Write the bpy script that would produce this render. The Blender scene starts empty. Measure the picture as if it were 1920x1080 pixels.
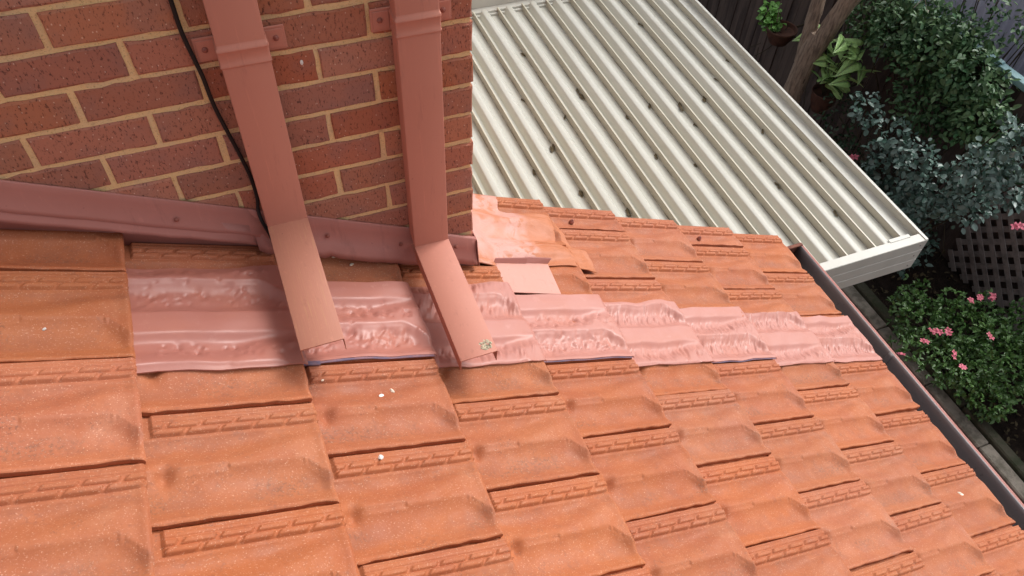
import bpy, math, random
import numpy as np
from mathutils import Matrix, Vector
random.seed(7)
RNG = np.random.default_rng(11)
sc = bpy.context.scene
COL = sc.collection
Z0 = 5.3                                     # ground is z = 0, the lens stood 5.3 m above it

# ------------------------------------------------------------------ camera
cam_d = bpy.data.cameras.new("camera")
cam = bpy.data.objects.new("camera", cam_d)
COL.objects.link(cam)
RW = np.array([[0.9306293509304717, -0.3639621983668994, 0.03821687253900529],
               [-0.2558761980768411, -0.7217850186668402, -0.643081455249528],
               [0.26164170624055727, 0.5886916892466234, -0.7648435869950712]])
M = Matrix(((RW[0][0], -RW[1][0], -RW[2][0], 0.0),
            (RW[0][1], -RW[1][1], -RW[2][1], -1.49385),
            (RW[0][2], -RW[1][2], -RW[2][2], Z0),
            (0, 0, 0, 1)))
cam.matrix_world = M
cam_d.sensor_fit = 'HORIZONTAL'
cam_d.sensor_width = 36.0
cam_d.lens = 36.0 * 1445.086 / 1920.0
cam_d.clip_start = 0.05
cam_d.clip_end = 400
sc.camera = cam

# ------------------------------------------------------------------ sky, sun, exposure
SUN_EL, SUN_AZ = math.radians(50), math.radians(78)      # azimuth measured from +y towards +x
w = bpy.data.worlds.new("World")
sc.world = w
w.use_nodes = True
nt = w.node_tree
bg = nt.nodes['Background']
sky = nt.nodes.new('ShaderNodeTexSky')
sky.sky_type = 'NISHITA'
sky.sun_disc = False
sky.sun_elevation = SUN_EL
sky.sun_rotation = SUN_AZ
sky.dust_density = 4.0
sky.air_density = 0.8
hs = nt.nodes.new('ShaderNodeHueSaturation')              # overcast: nearly no colour in the sky
hs.inputs['Saturation'].default_value = 0.22
nt.links.new(sky.outputs[0], hs.inputs['Color'])
nt.links.new(hs.outputs[0], bg.inputs['Color'])
bg.inputs['Strength'].default_value = 0.15
sd_ = bpy.data.lights.new("sun", 'SUN')
sd_.energy = 1.1
sd_.angle = math.radians(26)
sd_.color = (1.0, 0.975, 0.94)
sun = bpy.data.objects.new("sun", sd_)
COL.objects.link(sun)
dirv = Vector((math.sin(SUN_AZ) * math.cos(SUN_EL), math.cos(SUN_AZ) * math.cos(SUN_EL), math.sin(SUN_EL)))
sun.rotation_euler = dirv.to_track_quat('Z', 'Y').to_euler()
sun.location = (0, 0, 12)
sc.view_settings.view_transform = 'Standard'
sc.view_settings.look = 'None'
sc.view_settings.gamma = 1
sc.view_settings.use_curve_mapping = False
sc.view_settings.exposure = 0.54
sc.cycles.max_bounces = 6

# ------------------------------------------------------------------ helpers
def tag(o, label=None, cat=None, group=None, kind=None):
    if label: o['label'] = label
    if cat: o['category'] = cat
    if group: o['group'] = group
    if kind: o['kind'] = kind
    return o

def empty(name, loc=(0, 0, 0), rot=(0, 0, 0)):
    o = bpy.data.objects.new(name, None)
    o.empty_display_size = 0.1
    o.location = loc
    o.rotation_euler = rot
    COL.objects.link(o)
    return o

def mesh_np(name, V, F, smooth=False, uv=None):
    """V (n,3) array, F list of tuples or (m,k) array; uv per vertex (n,2)."""
    me = bpy.data.meshes.new(name)
    V = np.asarray(V, dtype=np.float32)
    if isinstance(F, np.ndarray):
        m, k = F.shape
        me.vertices.add(len(V)); me.vertices.foreach_set('co', V.ravel())
        me.loops.add(m * k); me.loops.foreach_set('vertex_index', F.astype(np.int32).ravel())
        me.polygons.add(m)
        me.polygons.foreach_set('loop_start', np.arange(0, m * k, k, dtype=np.int32))
        me.polygons.foreach_set('loop_total', np.full(m, k, dtype=np.int32))
        me.update(calc_edges=True)
    else:
        me.from_pydata(V.tolist(), [], F)
    if uv is not None:
        lay = me.uv_layers.new(name='UVMap')
        idx = np.zeros(len(me.loops), dtype=np.int32)
        me.loops.foreach_get('vertex_index', idx)
        lay.data.foreach_set('uv', np.asarray(uv, dtype=np.float32)[idx].ravel())
    if smooth:
        me.polygons.foreach_set('use_smooth', np.ones(len(me.polygons), dtype=bool))
    me.update()
    return me

def link(name, me, mat=None, parent=None, loc=None, rot=None):
    o = bpy.data.objects.new(name, me)
    COL.objects.link(o)
    if mat is not None and not me.materials: me.materials.append(mat)
    if parent: o.parent = parent
    if loc is not None: o.location = loc
    if rot is not None: o.rotation_euler = rot
    return o

class MB:
    def __init__(s): s.v = []; s.f = []
    def add(s, V, F):
        b = len(s.v); s.v += [tuple(p) for p in V]; s.f += [tuple(i + b for i in f) for f in F]; return s
    def box(s, a, b, bev=0.0):
        x0, y0, z0 = a; x1, y1, z1 = b
        if bev <= 0:
            V = [(x0,y0,z0),(x1,y0,z0),(x1,y1,z0),(x0,y1,z0),(x0,y0,z1),(x1,y0,z1),(x1,y1,z1),(x0,y1,z1)]
            F = [(0,3,2,1),(4,5,6,7),(0,1,5,4),(1,2,6,5),(2,3,7,6),(3,0,4,7)]
            return s.add(V, F)
        e = bev
        V = []; F = []
        # three rings: chamfered box
        for (zz, k) in ((z0, e), (z0 + e, 0), (z1 - e, 0), (z1, e)):
            V += [(x0+k,y0+e if k==0 else y0+k,zz)] if False else []
            if k:
                V += [(x0+k,y0+k,zz),(x1-k,y0+k,zz),(x1-k,y0+k,zz),(x1-k,y1-k,zz),(x1-k,y1-k,zz),(x0+k,y1-k,zz),(x0+k,y1-k,zz),(x0+k,y0+k,zz)]
            else:
                V += [(x0+e,y0,zz),(x1-e,y0,zz),(x1,y0+e,zz),(x1,y1-e,zz),(x1-e,y1,zz),(x0+e,y1,zz),(x0,y1-e,zz),(x0,y0+e,zz)]
        for r in range(3):
            for i in range(8):
                j = (i + 1) % 8
                F.append((r*8+i, r*8+j, r*8+8+j, r*8+8+i))
        F.append((7,6,5,4,3,2,1,0)); F.append(tuple(24+i for i in range(8)))
        return s.add(V, F)
    def tube(s, P, R, n=8, cap=True):
        P = [Vector(p) for p in P]
        if not hasattr(R, '__len__'): R = [R] * len(P)
        V = []; F = []
        prev = None
        for i, p in enumerate(P):
            t = (P[min(i+1, len(P)-1)] - P[max(i-1, 0)]).normalized()
            if prev is None:
                a = t.orthogonal().normalized()
            else:
                a = (prev - t * prev.dot(t)).normalized()
            prev = a
            b = t.cross(a)
            for k in range(n):
                an = 2 * math.pi * k / n
                V.append(p + (a * math.cos(an) + b * math.sin(an)) * R[i])
        for i in range(len(P) - 1):
            for k in range(n):
                F.append((i*n+k, i*n+(k+1) % n, (i+1)*n+(k+1) % n, (i+1)*n+k))
        if cap:
            F.append(tuple(range(n-1, -1, -1))); F.append(tuple((len(P)-1)*n + k for k in range(n)))
        return s.add(V, F)
    def extrude_profile(s, prof, t0, t1, axis='y', closed=False, segs=1):
        """prof: list of (a,b) in the plane across the axis."""
        n = len(prof); V = []; F = []
        for q in range(segs + 1):
            t = t0 + (t1 - t0) * q / segs
            for a, b in prof:
                V.append((a, t, b) if axis == 'y' else (t, a, b))
        for q in range(segs):
            for i in range(n if closed else n - 1):
                j = (i + 1) % n
                F.append((q*n+i, q*n+j, (q+1)*n+j, (q+1)*n+i))
        if closed:
            F.append(tuple(range(n-1, -1, -1))); F.append(tuple(segs*n + k for k in range(n)))
        return s.add(V, F)
    def disc_bead(s, c, r, h, axis='z', n=10):
        c = Vector(c); V = []; F = []
        rings = [(r, 0), (r * .95, h * .6), (r * .6, h)]
        for rr, hh in rings:
            for k in range(n):
                a = 2 * math.pi * k / n
                u_, v_ = rr * math.cos(a), rr * math.sin(a)
                d = {'z': (u_, v_, hh), '-y': (u_, -hh, v_), 'x': (hh, u_, v_)}[axis]
                V.append(c + Vector(d))
        for q in range(2):
            for k in range(n): F.append((q*n+k, q*n+(k+1) % n, (q+1)*n+(k+1) % n, (q+1)*n+k))
        F.append(tuple(2*n + k for k in range(n)))
        return s.add(V, F)
    def mesh(s, name, smooth=False, recalc=True):
        me = bpy.data.meshes.new(name)
        me.from_pydata([tuple(v) for v in s.v], [], s.f)
        if recalc:
            import bmesh
            bm = bmesh.new(); bm.from_mesh(me)
            bmesh.ops.remove_doubles(bm, verts=bm.verts, dist=1e-6)
            bmesh.ops.recalc_face_normals(bm, faces=bm.faces)
            bm.to_mesh(me); bm.free()
        if smooth:
            me.polygons.foreach_set('use_smooth', np.ones(len(me.polygons), dtype=bool))
            me.set_sharp_from_angle(angle=math.radians(35))
        me.update()
        return me
    def build(s, name, mat, parent=None, smooth=False):
        return link(name, s.mesh(name, smooth), mat, parent)

# ------------------------------------------------------------------ material helper
class Mat:
    def __init__(s, name, base=(0.5, 0.5, 0.5), rough=0.6, spec=0.5):
        s.m = bpy.data.materials.new(name); s.m.use_nodes = True
        s.nt = s.m.node_tree; s.b = s.nt.nodes['Principled BSDF']
        s.b.inputs['Roughness'].default_value = rough
        s.b.inputs['Specular IOR Level'].default_value = spec
        s.col = s.rgb(base); s._coord = None
        s.bumps = []
    def n(s, t, **k):
        o = s.nt.nodes.new(t)
        for a, b in k.items(): setattr(o, a, b)
        return o
    def l(s, a, b): s.nt.links.new(a, b)
    def rgb(s, c):
        o = s.n('ShaderNodeRGB'); o.outputs[0].default_value = (*c, 1); return o.outputs[0]
    def coord(s, which='Object'):
        if s._coord is None: s._coord = s.n('ShaderNodeTexCoord')
        return s._coord.outputs[which]
    def mapped(s, which='Object', scale=(1, 1, 1), rnd=False, rot=(0, 0, 0)):
        mp = s.n('ShaderNodeMapping'); mp.inputs['Scale'].default_value = scale; mp.inputs['Rotation'].default_value = rot
        s.l(s.coord(which), mp.inputs['Vector'])
        if rnd:
            oi = s.n('ShaderNodeObjectInfo'); mu = s.n('ShaderNodeVectorMath', operation='SCALE')
            mu.inputs[0].default_value = (37.1, 17.3, 29.7)
            s.l(oi.outputs['Random'], mu.inputs['Scale']); s.l(mu.outputs[0], mp.inputs['Location'])
        return mp.outputs[0]
    def noise(s, scale, detail=4, rough=0.55, vec=None, dist=0.0):
        o = s.n('ShaderNodeTexNoise'); o.inputs['Scale'].default_value = scale
        o.inputs['Detail'].default_value = detail; o.inputs['Roughness'].default_value = rough
        o.inputs['Distortion'].default_value = dist
        s.l(vec if vec is not None else s.coord(), o.inputs['Vector']); return o.outputs['Fac']
    def voro(s, scale, vec=None, feature='F1', out='Distance', rnd=1.0):
        o = s.n('ShaderNodeTexVoronoi'); o.feature = feature; o.inputs['Scale'].default_value = scale
        o.inputs['Randomness'].default_value = rnd
        s.l(vec if vec is not None else s.coord(), o.inputs['Vector']); return o.outputs[out]
    def ramp(s, fac, a, b, va=0.0, vb=1.0):
        o = s.n('ShaderNodeMapRange'); o.interpolation_type = 'SMOOTHSTEP'
        o.inputs['From Min'].default_value = a; o.inputs['From Max'].default_value = b
        o.inputs['To Min'].default_value = va; o.inputs['To Max'].default_value = vb
        s.l(fac, o.inputs['Value']); return o.outputs[0]
    def math(s, op, a, b=None):
        o = s.n('ShaderNodeMath', operation=op)
        for i, x in enumerate((a, b)):
            if x is None: continue
            if isinstance(x, (int, float)): o.inputs[i].default_value = x
            else: s.l(x, o.inputs[i])
        return o.outputs[0]
    def mix(s, fac, c, mode='MIX', amt=1.0):
        o = s.n('ShaderNodeMix', data_type='RGBA', blend_type=mode)
        if isinstance(fac, (int, float)): o.inputs[0].default_value = fac
        else:
            s.l(s.math('MULTIPLY', fac, amt) if amt != 1.0 else fac, o.inputs[0])
        s.l(s.col, o.inputs[6])
        if isinstance(c, tuple): o.inputs[7].default_value = (*c, 1)
        else: s.l(c, o.inputs[7])
        s.col = o.outputs[2]; return s
    def rand_value(s, lo, hi, hue=0.0, satr=0.0):
        oi = s.n('ShaderNodeObjectInfo'); h = s.n('ShaderNodeHueSaturation')
        s.l(s.ramp_lin(oi.outputs['Random'], lo, hi), h.inputs['Value'])
        if hue:
            r2 = s.math('FRACT', s.math('MULTIPLY', oi.outputs['Random'], 13.7))
            s.l(s.ramp_lin(r2, 0.5 - hue, 0.5 + hue), h.inputs['Hue'])
        if satr:
            r3 = s.math('FRACT', s.math('MULTIPLY', oi.outputs['Random'], 31.3))
            s.l(s.ramp_lin(r3, 1 - satr, 1 + satr * .4), h.inputs['Saturation'])
        s.l(s.col, h.inputs['Color']); s.col = h.outputs[0]; return s
    def ramp_lin(s, f, lo, hi):
        o = s.n('ShaderNodeMapRange'); s.l(f, o.inputs['Value'])
        o.inputs['To Min'].default_value = lo; o.inputs['To Max'].default_value = hi; return o.outputs[0]
    def bump(s, h, strength=0.3, dist=0.002):
        s.bumps.append((h, strength, dist)); return s
    def rough(s, f): s.l(f, s.b.inputs['Roughness']); return s
    def done(s):
        s.l(s.col, s.b.inputs['Base Color'])
        prev = None
        for h, st, d in s.bumps:
            o = s.n('ShaderNodeBump'); o.inputs['Strength'].default_value = st; o.inputs['Distance'].default_value = d
            s.l(h, o.inputs['Height'])
            if prev is not None: s.l(prev, o.inputs['Normal'])
            prev = o.outputs[0]
        if prev is not None: s.l(prev, s.b.inputs['Normal'])
        return s.m

def sep_uv(m):
    o = m.n('ShaderNodeSeparateXYZ'); m.l(m.coord('UV'), o.inputs[0]); return o.outputs[0], o.outputs[1]

# ------------------------------------------------------------------ materials
def mat_tile():
    m = Mat('terracotta', (0.425, 0.134, 0.054), 0.62, 0.3)
    v = m.mapped(rnd=True)
    m.mix(m.ramp(m.noise(7, 5, 0.6, v), 0.35, 0.72), (0.36, 0.100, 0.046), amt=0.6)
    m.mix(m.ramp(m.noise(16, 6, 0.65, v), 0.52, 0.78), (0.52, 0.19, 0.085), amt=0.3)
    U, V = sep_uv(m)
    # lime bloom near the nose of some tiles
    band = m.math('MULTIPLY', m.ramp(U, 0.45, 0.85), m.ramp(m.noise(9, 5, 0.7, v), 0.5, 0.72))
    m.mix(band, (0.50, 0.24, 0.14), amt=0.25)
    # orange wash in the lower pan beside the side lap
    m.mix(m.math('MULTIPLY', m.ramp(V, 0.80, 0.90), m.ramp(m.noise(5, 3, 0.5, v), 0.35, 0.6)), (0.47, 0.145, 0.05), amt=0.3)
    # soot and lichen gathered in the pans, mottled
    g1 = m.math('MULTIPLY', m.ramp(V, 0.66, 0.76), m.ramp(V, 0.92, 0.84))
    g2 = m.math('MULTIPLY', m.ramp(V, 0.22, 0.27), m.ramp(V, 0.42, 0.32))
    pan = m.math('MAXIMUM', g1, m.math('MULTIPLY', g2, 0.35))
    blot = m.math('MULTIPLY', m.ramp(m.noise(6.5, 3, 0.5, v), 0.47, 0.62), m.ramp(m.noise(150, 5, 0.75, v), 0.47, 0.6))
    m.mix(m.math('MULTIPLY', pan, blot), (0.13, 0.07, 0.045), amt=0.6)
    sp = m.math('MULTIPLY', m.ramp(m.noise(13, 3, 0.5, m.mapped(rnd=True, scale=(1.2, 1, 1))), 0.56, 0.7), m.ramp(m.noise(220, 3, 0.7, v), 0.54, 0.64))
    m.mix(sp, (0.11, 0.06, 0.045), amt=0.55)
    m.mix(m.math('MULTIPLY', m.math('MAXIMUM', g1, g2), m.ramp(m.noise(11, 5, 0.7, v), 0.38, 0.62)), (0.30, 0.105, 0.058), amt=0.45)
    m.mix(m.math('MULTIPLY', m.ramp(m.noise(24, 5, 0.7, v), 0.52, 0.66), m.ramp(m.noise(140, 4, 0.7, v), 0.45, 0.6)), (0.24, 0.095, 0.06), amt=0.45)
    # pale specks
    m.mix(m.math('MULTIPLY', m.ramp(m.voro(95, v), 0.14, 0.06), m.ramp(m.noise(17, 4, 0.7, v), 0.42, 0.6)), (0.70, 0.43, 0.29), amt=0.6)
    m.mix(m.ramp(m.noise(300, 3, 0.6, v), 0.58, 0.70), (0.72, 0.42, 0.28), amt=0.5)
    m.mix(m.ramp(m.noise(260, 3, 0.6, m.mapped(rnd=True, scale=(1.1, 1.2, 1))), 0.60, 0.70), (0.27, 0.085, 0.045), amt=0.5)
    m.rand_value(0.94, 1.05, 0.0015, 0.04)
    m.bump(m.noise(420, 4, 0.7, v), 0.35, 0.0012)
    m.bump(m.noise(38, 4, 0.55, v), 0.35, 0.004)
    m.rough(m.ramp(m.noise(20, 4, 0.6, v), 0.3, 0.7, 0.5, 0.78))
    return m.done()

def mat_brick():
    m = Mat('fired_brick', (0.43, 0.158, 0.090), 0.8, 0.25)
    v = m.mapped(rnd=True)
    m.mix(m.ramp(m.noise(9, 4, 0.6, v), 0.42, 0.66), (0.34, 0.155, 0.115), amt=0.7)
    m.mix(m.ramp(m.noise(6, 3, 0.5, v), 0.58, 0.74), (0.42, 0.135, 0.065), amt=0.8)
    st = m.mapped(rnd=True, scale=(1, 1, 0.42))
    m.mix(m.ramp(m.noise(210, 4, 0.7, st), 0.54, 0.66), (0.06, 0.018, 0.016), amt=0.75)
    m.mix(m.ramp(m.voro(150, st), 0.16, 0.07), (0.05, 0.016, 0.014), amt=0.7)
    m.mix(m.ramp(m.voro(88, m.mapped(rnd=True, scale=(1, 1, 0.7))), 0.15, 0.07), (0.66, 0.45, 0.34), amt=0.8)
    m.rand_value(0.88, 1.10, 0.004, 0.12)
    m.bump(m.noise(190, 5, 0.75, st), 0.8, 0.003)
    return m.done()

def mat_mortar():
    m = Mat('mortar', (0.86, 0.60, 0.30), 0.92, 0.15)
    m.mix(m.ramp(m.noise(14, 5, 0.6), 0.4, 0.65), (0.78, 0.56, 0.32), amt=0.8)
    m.mix(m.ramp(m.noise(260, 3, 0.7), 0.55, 0.68), (0.42, 0.27, 0.13), amt=0.6)
    m.mix(m.ramp(m.noise(22, 5, 0.7), 0.58, 0.72), (0.42, 0.28, 0.17), amt=0.5)
    m.bump(m.noise(170, 5, 0.75), 0.9, 0.004)
    return m.done()

def mat_paint(name, base, dark, rough=0.42, dirty=0.3, glossvar=0.12, brushed=False):
    m = Mat(name, base, rough, 0.5)
    m.mix(m.ramp(m.noise(5, 4, 0.55), 0.4, 0.7), dark, amt=0.45)
    m.mix(m.ramp(m.noise(80, 4, 0.7), 0.66, 0.8), tuple(c * 0.45 for c in dark), amt=dirty)
    m.mix(m.ramp(m.voro(22), 0.06, 0.03), tuple(c * 0.35 for c in dark), amt=dirty)
    m.mix(m.ramp(m.noise(70, 4, 0.7, m.mapped(scale=(1, 1, 0.06))), 0.56, 0.74), tuple(min(1, c * 1.35) for c in base), amt=0.35)
    m.mix(m.ramp(m.noise(38, 5, 0.7, m.mapped(scale=(1, 0.5, 0.12))), 0.58, 0.72), tuple(c * 0.6 for c in dark), amt=0.3)
    m.rough(m.ramp(m.noise(9, 4, 0.6), 0.3, 0.7, rough - glossvar, rough + glossvar))
    m.bump(m.noise(60, 4, 0.5), 0.10, 0.002)
    if brushed:
        m.bump(m.noise(60, 3, 0.6, m.mapped(scale=(6, 0.35, 1))), 0.2, 0.0015)
        m.mix(m.ramp(m.noise(40, 3, 0.6, m.mapped(scale=(7, 0.25, 1))), 0.56, 0.7), (0.50, 0.27, 0.13), amt=0.35)
    return m.done()

def mat_lead():
    m = Mat('painted_lead', (0.40, 0.155, 0.12), 0.36, 0.45)
    g = m.mapped()
    sx = m.n('ShaderNodeSeparateXYZ'); m.l(g, sx.inputs[0])
    m.mix(m.ramp(sx.outputs[0], -0.2, 1.2), (0.48, 0.215, 0.175))     # wall's shading put into the colour: darker left, paler right
    m.mix(m.ramp(m.noise(8, 4, 0.6), 0.42, 0.7), (0.45, 0.16, 0.10), amt=0.35)
    m.mix(m.ramp(m.noise(26, 4, 0.65), 0.58, 0.76), (0.60, 0.33, 0.28), amt=0.3)
    m.mix(m.ramp(m.noise(120, 4, 0.7), 0.68, 0.8), (0.13, 0.06, 0.06), amt=0.5)
    m.rough(m.ramp(m.noise(12, 4, 0.6), 0.3, 0.7, 0.34, 0.5))
    m.bump(m.noise(30, 3, 0.5), 0.08, 0.004)
    m.bump(m.noise(240, 3, 0.6), 0.12, 0.001)
    return m.done()

def mat_patch():
    m = Mat('smeared_patch_paint', (0.47, 0.165, 0.075), 0.5, 0.4)
    g = m.mapped(); sx = m.n('ShaderNodeSeparateXYZ'); m.l(g, sx.inputs[0])
    near = m.ramp(m.math('ADD', sx.outputs[0], m.math('MULTIPLY', m.noise(9, 3, 0.5), 0.08)), 0.97, 0.94)
    low = m.ramp(sx.outputs[1], 0.14, 0.09)
    near = m.math('MAXIMUM', near, m.math('MULTIPLY', low, m.ramp(sx.outputs[0], 1.05, 0.98)))
    strk = m.ramp(m.noise(13, 5, 0.65, dist=0.8), 0.36, 0.48)
    m.mix(m.math('MULTIPLY', near, strk), (0.58, 0.315, 0.265), amt=0.92)
    m.mix(m.ramp(m.noise(7, 4, 0.6, dist=0.6), 0.45, 0.62), (0.52, 0.21, 0.12), amt=0.6)
    m.mix(m.ramp(m.noise(55, 5, 0.7), 0.63, 0.74), (0.30, 0.13, 0.10), amt=0.6)
    m.bump(m.noise(30, 5, 0.65, dist=0.5), 0.55, 0.008)
    m.bump(m.noise(160, 4, 0.7), 0.3, 0.002)
    return m.done()

def mat_cream():
    m = Mat('cream_sheet', (0.54, 0.53, 0.475), 0.34, 0.5)
    m.mix(m.ramp(m.noise(3.0, 4, 0.6, m.mapped(scale=(1, 0.25, 1))), 0.4, 0.7), (0.44, 0.43, 0.375), amt=0.6)
    m.mix(m.ramp(m.noise(45, 5, 0.75, m.mapped(scale=(1, 0.5, 1))), 0.64, 0.78), (0.30, 0.27, 0.20), amt=0.35)
    m.bump(m.noise(6, 3, 0.5, m.mapped(scale=(1, 0.3, 1))), 0.1, 0.004)
    return m.done()

def mat_pan():                     # deck sheet: grime lies along the foot of each upstand (UV.x runs across the sheet)
    m = Mat('deck_sheet', (0.52, 0.51, 0.45), 0.30, 0.5)
    U, V = sep_uv(m)
    v = m.mapped(scale=(1, 0.3, 1))
    m.mix(m.ramp(m.noise(4.0, 4, 0.6, v), 0.4, 0.7), (0.46, 0.445, 0.375), amt=0.6)
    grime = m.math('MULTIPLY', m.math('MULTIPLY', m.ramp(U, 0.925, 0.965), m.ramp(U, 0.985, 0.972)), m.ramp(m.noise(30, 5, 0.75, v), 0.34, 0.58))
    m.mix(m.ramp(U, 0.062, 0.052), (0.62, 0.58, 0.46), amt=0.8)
    m.mix(m.ramp(U, 0.975, 0.985), (0.42, 0.39, 0.31), amt=0.8)  # upstand face tinted darker beige, its shade put into the colour
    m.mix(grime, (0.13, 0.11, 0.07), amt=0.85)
    m.mix(m.math('MULTIPLY', m.ramp(U, 0.60, 0.9), m.ramp(m.noise(90, 5, 0.8, v), 0.56, 0.7)), (0.27, 0.24, 0.17), amt=0.45)
    m.mix(m.ramp(m.noise(120, 3, 0.7), 0.66, 0.74), (0.20, 0.17, 0.12), amt=0.6)
    m.mix(m.math('MULTIPLY', m.ramp(m.noise(14, 4, 0.7), 0.62, 0.72), m.ramp(m.noise(90, 4, 0.8), 0.5, 0.62)), (0.16, 0.14, 0.09), amt=0.55)
    m.bump(m.noise(5, 3, 0.5, v), 0.12, 0.005)
    return m.done()

def mat_gutter():
    m = Mat('gutter_inside', (0.17, 0.155, 0.158), 0.38, 0.5)
    v = m.mapped(scale=(1, 0.25, 1))
    m.mix(m.ramp(m.noise(6, 5, 0.6, v), 0.4, 0.65), (0.23, 0.185, 0.165), amt=0.7)
    m.mix(m.ramp(m.noise(18, 5, 0.7, v), 0.6, 0.75), (0.22, 0.20, 0.20), amt=0.5)
    m.mix(m.ramp(m.noise(60, 4, 0.7), 0.60, 0.75), (0.05, 0.042, 0.04), amt=0.7)
    m.bump(m.noise(14, 4, 0.6, v), 0.3, 0.006)
    return m.done()

def mat_simple(name, a, b=None, sc_=8, rough=0.8, bumpy=0.4, bscale=60, bdist=0.004, spec=0.3, stretch=(1, 1, 1), rnd=False):
    m = Mat(name, a, rough, spec)
    v = m.mapped(scale=stretch, rnd=rnd)
    if b: m.mix(m.ramp(m.noise(sc_, 5, 0.65, v), 0.38, 0.66), b)
    if bumpy: m.bump(m.noise(bscale, 5, 0.7, v), bumpy, bdist)
    return m

def mat_leaf(name, c0, c1, rough=0.35, spec=0.5, trans=0.12):
    m = Mat(name, c0, rough, spec)
    g = m.n('ShaderNodeNewGeometry')
    o = m.n('ShaderNodeMix', data_type='RGBA'); m.l(g.outputs['Random Per Island'], o.inputs[0])
    m.l(m.col, o.inputs[6]); o.inputs[7].default_value = (*c1, 1); m.col = o.outputs[2]
    m.mix(m.ramp(m.noise(3, 2, 0.5), 0.4, 0.65), tuple(x * 0.6 for x in c0), amt=0.5)
    m.b.inputs['Transmission Weight'].default_value = 0.0
    m.b.inputs['Subsurface Weight'].default_value = 0.0
    return m.done()

T = mat_tile()
BRICK, MORTAR = mat_brick(), mat_mortar()
PIPE = mat_paint('downpipe_paint', (0.51, 0.205, 0.145), (0.48, 0.185, 0.13), 0.58, 0.35, 0.06)
PIPE2 = mat_paint('downpipe_shoe_paint', (0.43, 0.175, 0.115), (0.41, 0.155, 0.10), 0.58, 0.5, 0.06, brushed=True)
APRON = mat_paint('apron_paint', (0.41, 0.165, 0.135), (0.37, 0.145, 0.12), 0.55, 0.25, 0.06)
LEAD, PATCH = mat_lead(), mat_patch()
PLATE = mat_paint('plate_paint', (0.56, 0.27, 0.215), (0.54, 0.24, 0.18), 0.42, 0.4)
CREAM, DECK = mat_cream(), mat_pan()
GUT = mat_gutter()
LIP = mat_paint('gutter_lip_paint', (0.42, 0.17, 0.14), (0.36, 0.13, 0.105), 0.4, 0.3)
RUST = mat_simple('rusty_end', (0.16, 0.055, 0.04), (0.24, 0.10, 0.065), 30, 0.8, 0.6).done()
BLACK = mat_simple('cable_rubber', (0.012, 0.012, 0.013), None, rough=0.45, bumpy=0.1).done()
SEAL = mat_simple('sealant', (0.17, 0.135, 0.20), (0.30, 0.17, 0.19), 20, 0.45, 0.3, 90).done()
SCREW = mat_paint('screw_paint', (0.28, 0.09, 0.065), (0.25, 0.085, 0.06), 0.4, 0.3)
STEEL = mat_simple('screw_steel', (0.25, 0.24, 0.22), None, rough=0.4, bumpy=0).done()
DARK = mat_simple('underlay', (0.05, 0.022, 0.015), (0.03, 0.014, 0.010), 10).done()
LICHEN = mat_simple('lichen', (0.62, 0.54, 0.38), (0.20, 0.17, 0.12), 160, 0.9, 0.8, 200, 0.003).done()
LITTER = mat_simple('dead_leaf', (0.085, 0.068, 0.038), (0.14, 0.105, 0.06), 60, 0.9, 0.4, 120, rnd=True).done()
PETAL = mat_simple('petal', (0.80, 0.72, 0.60), (0.72, 0.58, 0.42), 50, 0.7, 0.2).done()
WHITE = mat_simple('dropping', (0.82, 0.80, 0.76), (0.7, 0.66, 0.6), 60, 0.7, 0.2).done()
SOIL = mat_simple('soil', (0.022, 0.014, 0.010), (0.045, 0.028, 0.020), 9, 0.95, 1.0, 40, 0.03).done()
PATHM = mat_simple('paving_brick', (0.095, 0.046, 0.034), (0.06, 0.032, 0.026), 14, 0.85, 0.6, 50, 0.005, rnd=True).done()
KERB = mat_simple('kerb_concrete', (0.30, 0.265, 0.22), (0.15, 0.135, 0.105), 11, 0.9, 0.8, 60, 0.006, rnd=True).done()
MOSS = mat_simple('mossy_sleeper', (0.075, 0.07, 0.05), (0.04, 0.048, 0.026), 10, 0.95, 0.8, 50, 0.008, rnd=True).done()
FENCE = mat_simple('weathered_paling', (0.12, 0.088, 0.075), (0.055, 0.04, 0.036), 6, 0.85, 0.7, 40, 0.006, stretch=(1, 1, 0.15), rnd=True).done()
LATT = mat_simple('lattice_timber', (0.30, 0.26, 0.24), (0.19, 0.165, 0.155), 9, 0.85, 0.5, 60, 0.004, rnd=True).done()
TEAL = mat_simple('teal_rail_paint', (0.30, 0.46, 0.48), (0.23, 0.38, 0.40), 8, 0.45, 0.2).done()
LILAC = mat_simple('lilac_sheet', (0.60, 0.60, 0.72), (0.50, 0.50, 0.62), 3, 0.45, 0.1, stretch=(1, 1, 0.3)).done()
BARK = mat_simple('bark', (0.40, 0.30, 0.225), (0.20, 0.145, 0.11), 22, 0.9, 1.0, 30, 0.015, stretch=(2.2, 2.2, 0.35)).done()
TWIG = mat_simple('bare_twig', (0.34, 0.29, 0.25), (0.22, 0.17, 0.13), 20, 0.85, 0.2).done()
STEM = mat_simple('stem', (0.07, 0.055, 0.035), (0.045, 0.035, 0.022), 20, 0.9, 0.3).done()
TERRA = mat_simple('terracotta_pot', (0.12, 0.055, 0.038), (0.07, 0.036, 0.027), 14, 0.85, 0.3).done()
PINK = mat_leaf('pink_petals', (0.62, 0.10, 0.17), (0.70, 0.20, 0.26), 0.5, 0.3)
L_AZ = mat_leaf('azalea_leaf', (0.055, 0.14, 0.03), (0.11, 0.21, 0.055), 0.42)
L_BLUE = mat_leaf('blue_grey_leaf', (0.065, 0.14, 0.105), (0.19, 0.26, 0.235), 0.34)
L_VINE = mat_leaf('vine_leaf', (0.035, 0.105, 0.040), (0.12, 0.20, 0.085), 0.44, 0.35)
L_DARK = mat_leaf('dark_leaf', (0.028, 0.065, 0.030), (0.05, 0.095, 0.045), 0.40)
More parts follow.
